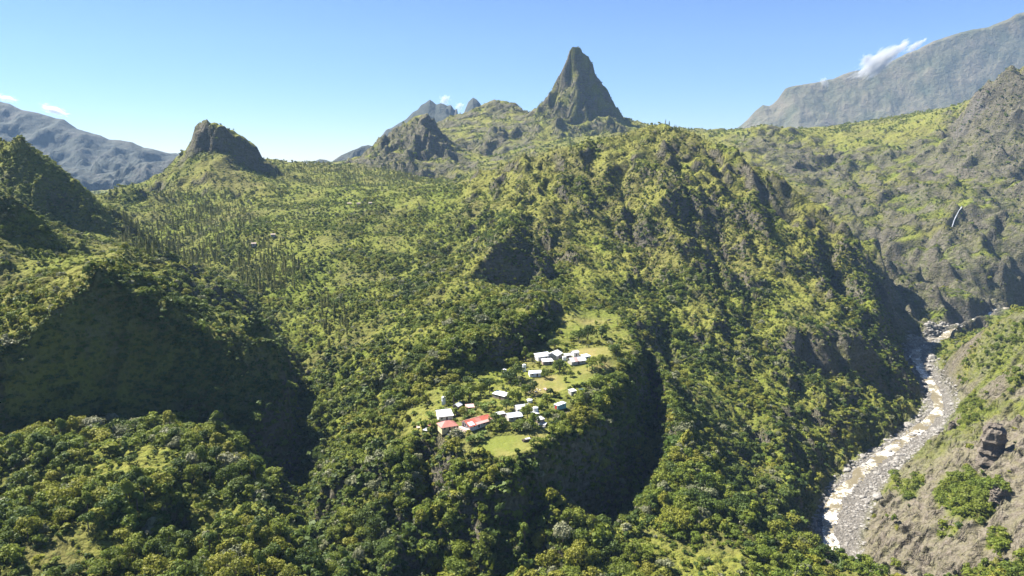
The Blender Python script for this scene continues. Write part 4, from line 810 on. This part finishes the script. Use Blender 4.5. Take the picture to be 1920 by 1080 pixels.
def banana_mesh(seed):
    g = random.Random(seed); bm = bmesh.new()
    for k in range(11):
        a = k * 2.4 + g.random() * .5; el = g.uniform(.5, 1.25); L_ = g.uniform(2.0, 3.0); prev = None; c = Vector((0, 0, 1.7)); d = Vector((math.cos(a) * math.cos(el), math.sin(a) * math.cos(el), math.sin(el))); s_ = Vector((-math.sin(a), math.cos(a), 0))
        for j in range(6):
            t = j / 5; w = .36 * math.sin(math.pi * min(1, .12 + .88 * t)) ** .6 if j < 5 else .03; row = [bm.verts.new(c - s_ * w + Vector((0, 0, .1))), bm.verts.new(c), bm.verts.new(c + s_ * w + Vector((0, 0, .1)))]
            if prev: bm.faces.new((prev[0], prev[1], row[1], row[0])); bm.faces.new((prev[1], prev[2], row[2], row[1]))
            prev = row; c = c + d * (L_ / 5); d = (d + Vector((0, 0, -.32))).normalized()
    return bm_mesh('banana_leaves', bm, F_BANANA, True)
BAN = [banana_mesh(k) for k in range(3)]; bm = bmesh.new(); tube(bm, [(0, 0, -.5), (0, 0, 1.0), (.05, 0, 1.9)], [.2, .16, .1], 7); BSTEM = bm_mesh('banana_stem', bm, plain('banana_stem', (.16, .17, .07), .7, .3, 2))
def bananas(line, n_, lab):
    for q in range(n_):
        t = RNG.random() * (len(line) - 1); i = int(t); a_, b_ = lerp(line[i], line[i + 1], t - i); p = ground(a_ + RNG.uniform(-6, 6), b_ + RNG.uniform(-4, 4))
        o = thing('banana_plant', lab, 'banana plant', p, RNG.uniform(0, 6), lab.replace('banana plant', 'banana plants')); o.scale = [RNG.uniform(.8, 1.15)] * 3; obj('stem', BSTEM, o); obj('leaves', BAN[q % 3], o)
bananas([(880,833),(895,828),(912,820)], 24, 'banana plant in the hedge-like row on the lawn'); bananas([(955,808),(975,808),(1005,804)], 18, 'banana plant along the upper edge of the lawn'); bananas([(812,792),(806,784)], 8, 'banana plant left of the white sloping roof'); bananas([(870,786),(885,778)], 9, 'banana plant behind the long red roof'); bananas([(1105,696),(1140,684)], 10, 'banana plant beside the footpath right of the top houses'); bananas([(925,762),(905,768)], 8, 'banana plant between the pale pink roof and the long low shed')
for (a_, b_, r_) in [(895,828,5), (908,822,4), (883,834,4)]: p = ground(a_, b_); KEEP.append((p.x, p.y, r_))
# ------------------------------------------------------------------ forest
CON_POLY = [[(225,440),(300,362),(340,352),(400,362),(470,382),(485,420),(420,470),(260,475)], [(500,302),(600,309),(770,326),(790,340),(700,356),(580,348),(505,330)], [(415,495),(560,480),(580,545),(470,550)], [(598,578),(650,580),(668,655),(610,660)], [(1120,262),(1180,246),(1240,233),(1340,258),(1335,278),(1220,285),(1130,282)], [(930,300),(1000,286),(1080,272),(1090,300),(1000,315),(930,330)], [(470,440),(560,470),(545,500),(450,480)]]
CON_W = [gpoly(p) for p in CON_POLY]
def in_any(x, y, polys):
    c = np.zeros(len(x), bool)
    for p in polys: c |= in_poly(x, y, p)
    return c
TN = list(TINT)
def tint_of(x, y):
    """which foliage grows where: patches of a kind, shade of pyramid face and bench put into the tint"""
    n = fbm(x / 38, y / 38, 3) + RNG.normal(0, .33, len(x)); l = sample(lush, x, y)
    k = np.full(len(x), 1); k[n < -.42] = 0; k[n > .36] = 2; k[(RNG.random(len(x)) < .10)] = 3; fr = (np.hypot(x, y) > 900) & (k == 0) & (RNG.random(len(x)) < .75); k[fr] = 1
    hl = (sample(f_hill, x, y) > .4) & (k == 0) & (RNG.random(len(x)) < .7); k[hl] = np.where(RNG.random(hl.sum()) < .5, 1, 2)
    k[sample(f_scrub, x, y) > .4] = 1
    bn = (np.hypot(x, y) < 345) & (x < -55) & (RNG.random(len(x)) < .34); k[bn] = 0  # more dark crowns on the bench, painting in its shade
    pyr = sample(f_pyr, x, y) > .4; k[pyr] = 0  # dark growth on the pyramid face, with its shade put into the colour
    dry = (l < .3) & (RNG.random(len(x)) < .5); k[dry] = np.where(RNG.random(dry.sum()) < .7, 2, 1)
    return k
trees = []       # x, y, z, tint, shape, size, conifer
GUL = np.array([at(*p)[:2] for p in [(572,1085,318),(585,1010,352),(548,905,428),(556,800,472),(566,740,510)]])
def off_gully(x, y):
    d = np.full(len(x), 1e9)
    for a_, b_ in zip(GUL, GUL[1:]):
        t = np.clip(((x - a_[0]) * (b_ - a_)[0] + (y - a_[1]) * (b_ - a_)[1]) / ((b_ - a_) ** 2).sum(), 0, 1); d = np.minimum(d, np.hypot(x - a_[0] - t * (b_ - a_)[0], y - a_[1] - t * (b_ - a_)[1]))
    return d > 11
def grow(r0, r1, s, pf, size, jit=.55):
    x, y = jitter_points(r0, r1, s); cov = sample(forest, x, y)
    con = in_any(x, y, CON_W); keep = (RNG.random(len(x)) < np.where(con, np.maximum(cov, .85), cov) * pf) & clear_of(x, y) & off_gully(x, y)
    x, y, con = x[keep], y[keep], con[keep]; z = height(x, y); k = tint_of(x, y)
    con = con & (RNG.random(len(x)) < .8)
    sz = size * np.clip(np.exp(RNG.normal(0, jit * .7, len(x))), .45, 1.5) * np.clip(.65 + .5 * sample(forest, x, y), .5, 1.15)
    return np.stack([x, y, z, k, RNG.integers(0, len(SHAPES), len(x)), sz, con], 1)
near = grow(150, 520, 4.3, 1.0, .86); mid = grow(520, 950, 4.7, .9, .68); farr = grow(950, 1600, 5.4, .85, .62); distant = grow(1600, 3250, 8.5, .8, .85)
# the trees that show largest are single objects
isc = farr[:, 6] > .5; fc = farr[isc]; farr = farr[~isc]
cand = np.concatenate([near, mid, fc]); P = cand[:, :3].copy(); P[:, 2] += 4 * cand[:, 5]
px, py, d = project(P); show = cand[:, 5] / d; con = cand[:, 6] > .5
inview = (px > 5) & (px < 1915) & (py > 0) & (py < 1075) & visible(P)
def pick_top(mask, n):
    idx = np.nonzero(mask)[0]; return idx[np.argsort(-show[idx])[:n]]
top_b = pick_top(inview & ~con, 262); top_c = pick_top(inview & con, 240)
def region(u, v):
    if u < 600 and v > 780:
        row = 'at the shaded top of the bench' if v < 850 else ('halfway down the bench' if v < 940 else ('low on the bench' if v < 1010 else 'at the bottom of the bench'))
        return row + (' far from the gully' if u < 200 else (' in its middle' if u < 400 else ' beside the gully'))
    if u < 560 and v > 440 and u > 180: return 'behind the dark pyramid hill'
    if u < 560: return 'on the slope beside the dark pyramid hill'
    if 1215 < u: return 'on the spur between the shaded ravine and the river'
    if v > 1040 or (v > 900 and u > 1040): return 'low in the ravine under the village spur'
    if v > 840 and u > 760: return 'on the slope straight below the village lawn'
    if u < 790: return 'on the flank that falls away beside the village'
    return 'on the terrace above the village roofs'
for i in top_b:
    x, y, z, k, sh, s, c = cand[i]; tn = TN[int(k)]; rg_ = region(px[i], py[i])
    plant_tree(x, y, z - .3, tn, int(sh), s, f'{tn} broadleaf tree {rg_}', f'{tn} trees {rg_}')
def creg(u, v):
    side = 'left part' if u < 330 else ('middle' if u < 420 else 'right part')
    if u > 900: return 'on the crest of the big grassy hill'
    if v > 560: return 'in the narrow dark stand by the ravine'
    if u > 480 and v < 370: return 'in the far wood on the plateau edge'
    if v > 470: return 'in the stand on the valley side, ' + ('upper' if v < 510 else 'lower') + ' edge'
    return f'in the {side} of the stand under the flat-topped rock, ' + ('far' if v < 400 else ('central' if v < 435 else 'near')) + ' rows'
for i in top_c:
    x, y, z, k, sh, s, c = cand[i]; rg_ = creg(px[i], py[i])
    t = thing('conifer_tree', f'narrow conifer {rg_}', 'conifer', (x, y, z - .3), RNG.uniform(0, 6.28), f'conifers {rg_}'); t.scale = (s * .95, s * .95, s * RNG.uniform(.9, 1.25))
    obj('trunk', TRUNK_CONE, t); obj('crown', CONES_HI[int(sh) % 3], t)
rest = np.ones(len(cand), bool); rest[top_b] = False; rest[top_c] = False; cand = cand[rest]
def spread_out(name, T, crowns, cones, label):
    protos = crowns + cones; nb = len(crowns); n = len(T); ns = nb // 4
    pick = np.where(T[:, 6] > .5, nb + T[:, 4].astype(int) % max(1, len(cones)), T[:, 3].astype(int) * ns + T[:, 4].astype(int) % ns)
    s = T[:, 5]; sc = np.stack([s, s, s * rnd(n, .65, 1.05)], 1); sc[T[:, 6] > .5] *= np.array([.8, .8, 1.0]) * .95
    rot = np.stack([rnd(n, -.08, .08), rnd(n, -.08, .08), rnd(n, 0, 6.28)], 1); P = T[:, :3].copy(); P[:, 2] -= .5
    return scatter_object(name, protos, P, pick, sc, rot, label)
LO = [CROWN_LO[t, s] for t in TN for s in range(5)]; FARC = [CROWN_FAR[t, s] for t in TN for s in range(2)]
spread_out('forest', cand, LO, CONES_HI, 'dense mixed forest on the slopes round the village')
spread_out('forest', farr, FARC, CONES_LO, 'scattered woods and bushes on the big grassy hill')
spread_out('forest', distant, FARC, CONES_LO, 'thin far woods on the plateau and below the peaks')
# low bushes fill the gaps
def bushes(r0, r1, s, pf, size):
    x, y = jitter_points(r0, r1, s); cov = sample(forest, x, y) * .65 + .25
    cov = np.where(sample(M_sld, x, y) > .3, sample(f_scrub, x, y) * .9 + .012, cov) * (1 - sstep(.02, .2, sample(M_riv, x, y))) * (1 - np.clip(sample(grass, x, y) * 1.3, 0, .95)) * (1 - .7 * sample(rock, x, y))
    cov = np.where(sample(f_pyr, x, y) > .3, .75, cov)
    keep = (RNG.random(len(x)) < cov * pf) & clear_of(x, y); x, y = x[keep], y[keep]
    return np.stack([x, y, height(x, y), tint_of(x, y), RNG.integers(0, 2, len(x)), size * np.exp(RNG.normal(0, .3, len(x)))], 1)
def wall_bushes(r0, r1, s, pf, size):
    x, y = jitter_points(r0, r1, s); sl = sample(SLOPE_S, x, y)
    cov = sstep(.8, 1.3, sl) * (1 - sstep(.1, .3, sample(M_sld, x, y))) * (1 - sstep(.02, .1, sample(M_riv, x, y))) * (1 - .8 * np.clip(sample(f_cliff, x, y), 0, 1)) * np.where(sample(f_pyr, x, y) > .3, .5, 1)
    keep = (RNG.random(len(x)) < cov * pf) & clear_of(x, y); x, y = x[keep], y[keep]; k = tint_of(x, y); k[RNG.random(len(x)) < .35] = 0
    return np.stack([x, y, height(x, y) + .2, k, RNG.integers(0, 2, len(x)), size * np.exp(RNG.normal(0, .3, len(x)))], 1)
B = np.concatenate([wall_bushes(200, 560, 1.5, .75, 1.0), wall_bushes(280, 560, 5.5, .5, 2.3), wall_bushes(560, 1000, 2.6, .6, 1.15), wall_bushes(1500, 2400, 6.0, .5, 1.35), bushes(150, 520, 2.3, .85, .85), bushes(520, 1000, 3.2, .85, .9), bushes(1000, 1700, 6.0, .8, 1.3), bushes(1700, 2500, 9.0, .6, 1.7)]); n = len(B)
scatter_object('undergrowth', [BUSH[t][k] for t in TN for k in range(2)], B[:, :3] - np.array([0, 0, .25]), B[:, 3].astype(int) * 2 + B[:, 4].astype(int), np.stack([B[:, 5], B[:, 5], B[:, 5] * rnd(n, .7, 1.2)], 1), np.stack([rnd(n, -.2, .2), rnd(n, -.2, .2), rnd(n, 0, 6.28)], 1), 'low bushes and scrub between the trees')
# ------------------------------------------------------------------ river, boulders, waterfall
def river_material():
    q = NT('river_water'); P = q.n('ShaderNodeNewGeometry').outputs['Position']
    n = q.noise(P, .55, 5, .7); m = q.noise(P, .06, 3); k = q.noise(P, 1.9, 4, .7)
    f = q.math('ADD', q.math('MULTIPLY', n, .55), q.math('ADD', q.math('MULTIPLY', m, .7), q.math('MULTIPLY', k, .25)))
    c = q.ramp(f, [(.70, (.15, .125, .075)), (.77, (.21, .18, .115)), (.82, (.62, .60, .54)), (.97, (.82, .81, .77))])
    q.link(c, q.bsdf.inputs['Base Color']); q.bsdf.inputs['Roughness'].default_value = .35; q.bsdf.inputs['Specular IOR Level'].default_value = .4
    b = q.n('ShaderNodeBump', {'Height': q.math('ADD', n, k), 'Strength': .6, 'Distance': .6}); q.link(b.outputs[0], q.bsdf.inputs['Normal']); return q.m
MW = river_material()
def river_ribbon(name, pts, label, zoff=.15):
    W_ = np.array([[*p] for p in pts]); seg = np.r_[0, np.cumsum(np.hypot(*np.diff(W_[:, :2], axis=0).T))]; s = np.arange(0, seg[-1], 2.0)
    X = np.interp(s, seg, W_[:, 0]); Y = np.interp(s, seg, W_[:, 1]); hw = np.interp(s, seg, W_[:, 3]) * (1 + .35 * noise(s / 18, s * 0 + 3))
    X = X + 3.0 * noise(s / 30, s * 0); Z = height(X, Y); 
    for _ in range(40): Z = np.r_[Z[0], (Z[:-2] + Z[1:-1] + Z[2:]) / 3, Z[-1]]
    tx = np.gradient(X); ty = np.gradient(Y); L = np.hypot(tx, ty); nx_, ny_ = ty / L, -tx / L
    v = np.linspace(-1, 1, 11)[:, None]
    GXr = X[None] + v * hw * nx_; GYr = Y[None] + v * hw * ny_; Zr = Z[None] + zoff + .28 * noise(GXr / 2.2, GYr / 2.2) - .25 * np.abs(v) ** 3
    o = grid_mesh(name, GXr, GYr, Zr, MW); o['kind'] = 'structure'; o['label'] = label; return np.stack([X, Y, Z], 1)
RC = [(*at(1568,1100,415), 8.5), (*at(1578,1040,444), 7.9), (*at(1562,985,480), 7.9), (*at(1575,935,515), 8.5), (*at(1612,905,540), 8.5), (*at(1640,872,568), 8.5), (*at(1705,825,620), 8.5), (*at(1752,790,655), 8.5), (*at(1770,765,680), 8.5), (*at(1764,738,725), 8.5), (*at(1742,705,780), 8.5), (*at(1722,670,845), 8.5), (*at(1735,645,905), 8.5), (*at(1800,605,1000), 8.5), (*at(1890,577,1080), 8.5), (*at(2000,545,1250), 8.5), (*at(2150,500,1500), 8.5)]
RXYZ = river_ribbon('river', RC, 'muddy river with white rapids between grey boulders')
M_BLD = plain('boulder_stone', (.21, .197, .178), .9, .35, 2); M_BRN = plain('brown_stone', (.11, .092, .072), .9, .45, 1.5, bump=.5)
BLD = [rock_mesh('boulder', 600 + k, M_BLD) for k in range(5)]
rx, ry = jitter_points(395, 1150, 2.1, math.radians(40)); mr = sample(M_riv, rx, ry); ok = (mr > .35) & (RNG.random(len(rx)) < .5); rx, ry = rx[ok], ry[ok]
dw = np.min(np.hypot(rx[:, None] - RXYZ[None, ::3, 0], ry[:, None] - RXYZ[None, ::3, 1]), 1); ok = (dw > 6.5) | (RNG.random(len(rx)) < .3); rx, ry = rx[ok], ry[ok]
rs = .7 * np.exp(RNG.normal(0, .6, len(rx))) + .3; rz = height(rx, ry); P = np.stack([rx, ry, rz], 1); u, v, d = project(P); sh = rs / d * ((u > 0) & (u < 1915) & (v > 500) & (v < 1078) & visible(P + [0, 0, 1]))
order = np.argsort(-sh); big = order[:290]
def river_place(v, u=0):
    zone = [(1040, 'at the bottom of the river'), (985, 'in the rapids under the wooded spur'), (935, 'in the river beside the layered slide'), (885, 'in the bend by the bright green scrub'), (835, 'below the green terrace'), (780, 'beside the green terrace'), (725, 'in the narrow reach above the terrace'), (680, 'under the river cliffs'), (0, 'in the far bend of the river')]
    return next(n_ for k_, n_ in zone if v > k_)
for i in big:
    b = thing('boulder', f'grey boulder {river_place(v[i])}', 'boulder', (rx[i], ry[i], rz[i] + .1), RNG.uniform(0, 6.28), f'boulders {river_place(v[i])}', BLD[i % 5]); b.scale = (rs[i] * RNG.uniform(.8, 1.3), rs[i], rs[i] * RNG.uniform(.7, 1.1))
r_ = order[290:]; n = len(r_); scatter_object('gravel', BLD, P[r_], RNG.integers(0, 5, n), np.repeat(rs[r_][:, None], 3, 1), np.stack([rnd(n, -.3, .3), rnd(n, -.3, .3), rnd(n, 0, 6.28)], 1), 'loose stones and gravel along the river')
p = ground(1546, 1062); b = thing('boulder', 'large brown boulder at the water edge under the wooded spur', 'boulder', p + Vector((0, 0, 1)), .4, None, rock_mesh('big_boulder', 640, M_BRN, 3, .85)); b.scale = (4.2, 4.6, 4.6)
# dark layered outcrop on the slide
def outcrop(label, px_, py_, w, h, seed):
    bm = bmesh.new(); g = np.random.default_rng(seed); nk, nh = 28, 22; rings = []
    for j in range(nh + 1):
        t = j / nh; z = h * t - 3; prof = (1.05 - .25 * t) * (1 if j < nh else .35) * (1 - .5 * max(0, t - .8) / .2 * .6); lay = .07 * math.sin(t * 47) + .06 * g.normal()
        rings.append([bm.verts.new(((w * (prof + lay) * (1 + .22 * float(noise(np.float64(math.cos(a) * 2 + seed), np.float64(math.sin(a) * 2 + t * 3))))) * math.cos(a), w * .8 * (prof + lay) * (1 + .22 * float(noise(np.float64(math.cos(a) * 2 + 9), np.float64(math.sin(a) * 2 + t * 3)))) * math.sin(a), z + .5 * g.normal() * (t > .02))) for a in np.linspace(0, 2 * math.pi, nk, endpoint=False)])
    for A_, B_ in zip(rings, rings[1:]):
        for i in range(nk): bm.faces.new((A_[i], A_[(i + 1) % nk], B_[(i + 1) % nk], B_[i]))
    bm.faces.new(rings[-1]); p = ground(px_, py_)
    return thing('rock_outcrop', label, 'rock', p + Vector((0, 4, 0)), .3, None, bm_mesh('rock_outcrop', bm, M_BRN))
outcrop('dark layered rock tower standing out of the landslide slope', 1866, 862, 8.5, 26, 3)
outcrop('low dark rock knob on the landslide slope near the green terrace', 1790, 805, 3.2, 8, 5)
outcrop('squat rock knob beside bushes low on the landslide slope', 1880, 935, 4.2, 8, 8)
# waterfall
def ribbon3(name, pts, w, mat, label):
    bm = bmesh.new(); prev = None
    for k, (px_, py_) in enumerate(pts):
        p = ground(px_, py_); wd = w[k]; row = [bm.verts.new((p.x + wd * s_, p.y - .8 - .5 * (1 - s_ * s_) - (2 if 0 < k else 0), p.z + .8)) for s_ in (-1, -.5, 0, .5, 1)]
        if prev:
            for a_, b_ in zip(range(4), range(1, 5)): bm.faces.new((prev[a_], prev[b_], row[b_], row[a_]))
        prev = row
    o = obj(name, bm_mesh(name, bm, mat, True)); o['kind'] = 'structure'; o['label'] = label
ribbon3('waterfall', [(1803,386),(1800,391),(1796,396),(1793,402),(1790,408),(1787,414),(1785,421),(1783,426)], [.8, 1.0, .7, .9, 1.1, .8, .9, .5], plain('white_water', (.42, .44, .45), .6, .3), 'thin white waterfall dropping down the green gorge wall')
# ------------------------------------------------------------------ air and clouds
bm = bmesh.new(); box(bm, -6500, 6500, -60, 5050, CAMZ - 300, CAMZ + 780)
hz_m = bpy.data.materials.new('haze'); hz_m.use_nodes = True; hz_m.node_tree.nodes.clear(); pv = hz_m.node_tree.nodes.new('ShaderNodeVolumePrincipled'); ou = hz_m.node_tree.nodes.new('ShaderNodeOutputMaterial')
pv.inputs['Color'].default_value = (.42, .66, 1.0, 1); pv.inputs['Density'].default_value = .00004; pv.inputs['Anisotropy'].default_value = 0.0; hz_m.node_tree.links.new(pv.outputs[0], ou.inputs['Volume'])
hz = obj('haze', bm_mesh('haze', bm, hz_m)); hz['kind'] = 'stuff'; hz['label'] = 'thin bluish haze of the valley air'
def cloud_material():
    m = bpy.data.materials.new('cloud'); m.use_nodes = True; t = m.node_tree; t.nodes.clear(); o = t.nodes.new('ShaderNodeOutputMaterial'); v = t.nodes.new('ShaderNodeVolumePrincipled'); tc = t.nodes.new('ShaderNodeTexCoord')
    nz = t.nodes.new('ShaderNodeTexNoise'); nz.inputs['Scale'].default_value = 2.2; nz.inputs['Detail'].default_value = 5; nz.inputs['Roughness'].default_value = .62; t.links.new(tc.outputs['Object'], nz.inputs['Vector'])
    ln = t.nodes.new('ShaderNodeVectorMath'); ln.operation = 'LENGTH'; t.links.new(tc.outputs['Object'], ln.inputs[0])
    a = t.nodes.new('ShaderNodeMath'); a.operation = 'SUBTRACT'; t.links.new(nz.outputs[0], a.inputs[0]); b = t.nodes.new('ShaderNodeMath'); b.operation = 'MULTIPLY_ADD'; t.links.new(ln.outputs['Value'], b.inputs[0]); b.inputs[1].default_value = .42; b.inputs[2].default_value = .22; t.links.new(b.outputs[0], a.inputs[1])
    c = t.nodes.new('ShaderNodeMath'); c.operation = 'MULTIPLY'; c.use_clamp = False; t.links.new(a.outputs[0], c.inputs[0]); c.inputs[1].default_value = .16; mx = t.nodes.new('ShaderNodeMath'); mx.operation = 'MAXIMUM'; t.links.new(c.outputs[0], mx.inputs[0]); mx.inputs[1].default_value = 0
    t.links.new(mx.outputs[0], v.inputs['Density']); v.inputs['Color'].default_value = (1, 1, 1, 1); v.inputs['Anisotropy'].default_value = .3; t.links.new(v.outputs[0], o.inputs['Volume']); return m
MC = cloud_material()
def cloud(label, px_, py_, Y, rx_, rz_, tilt):
    bm = bmesh.new(); bmesh.ops.create_icosphere(bm, subdivisions=2, radius=1.0); c = at(px_, py_, Y); o = thing('cloud', label, 'cloud', c, 0, None, bm_mesh('cloud', bm, MC)); o.rotation_euler = (0, -math.radians(tilt), 0); o.scale = (rx_, rx_ * .6, rz_); return o
cloud('bright white cloud lying on the crest of the rim wall', 1650, 114, 5900, 300, 100, 33)
cloud('small white tuft at the upper left side of the rim cloud', 1626, 110, 5850, 75, 55, 10)
cloud('thin wisp trailing up from the rim cloud', 1716, 86, 5950, 120, 38, 32)
cloud('small separate wisp on the lower rim crest', 1545, 154, 5700, 42, 62, 60)
cloud('small pale cloud between the grey summits', 833, 187, 5200, 55, 50, 20)
cloud('faint cloud low in the gap between the grey summits', 861, 199, 5200, 45, 38, 10)
cloud('white wisp at the end of the blue range', 12, 184, 5300, 95, 32, -15)
cloud('faint wisp above the slope of the blue range', 100, 206, 5300, 130, 42, -20)
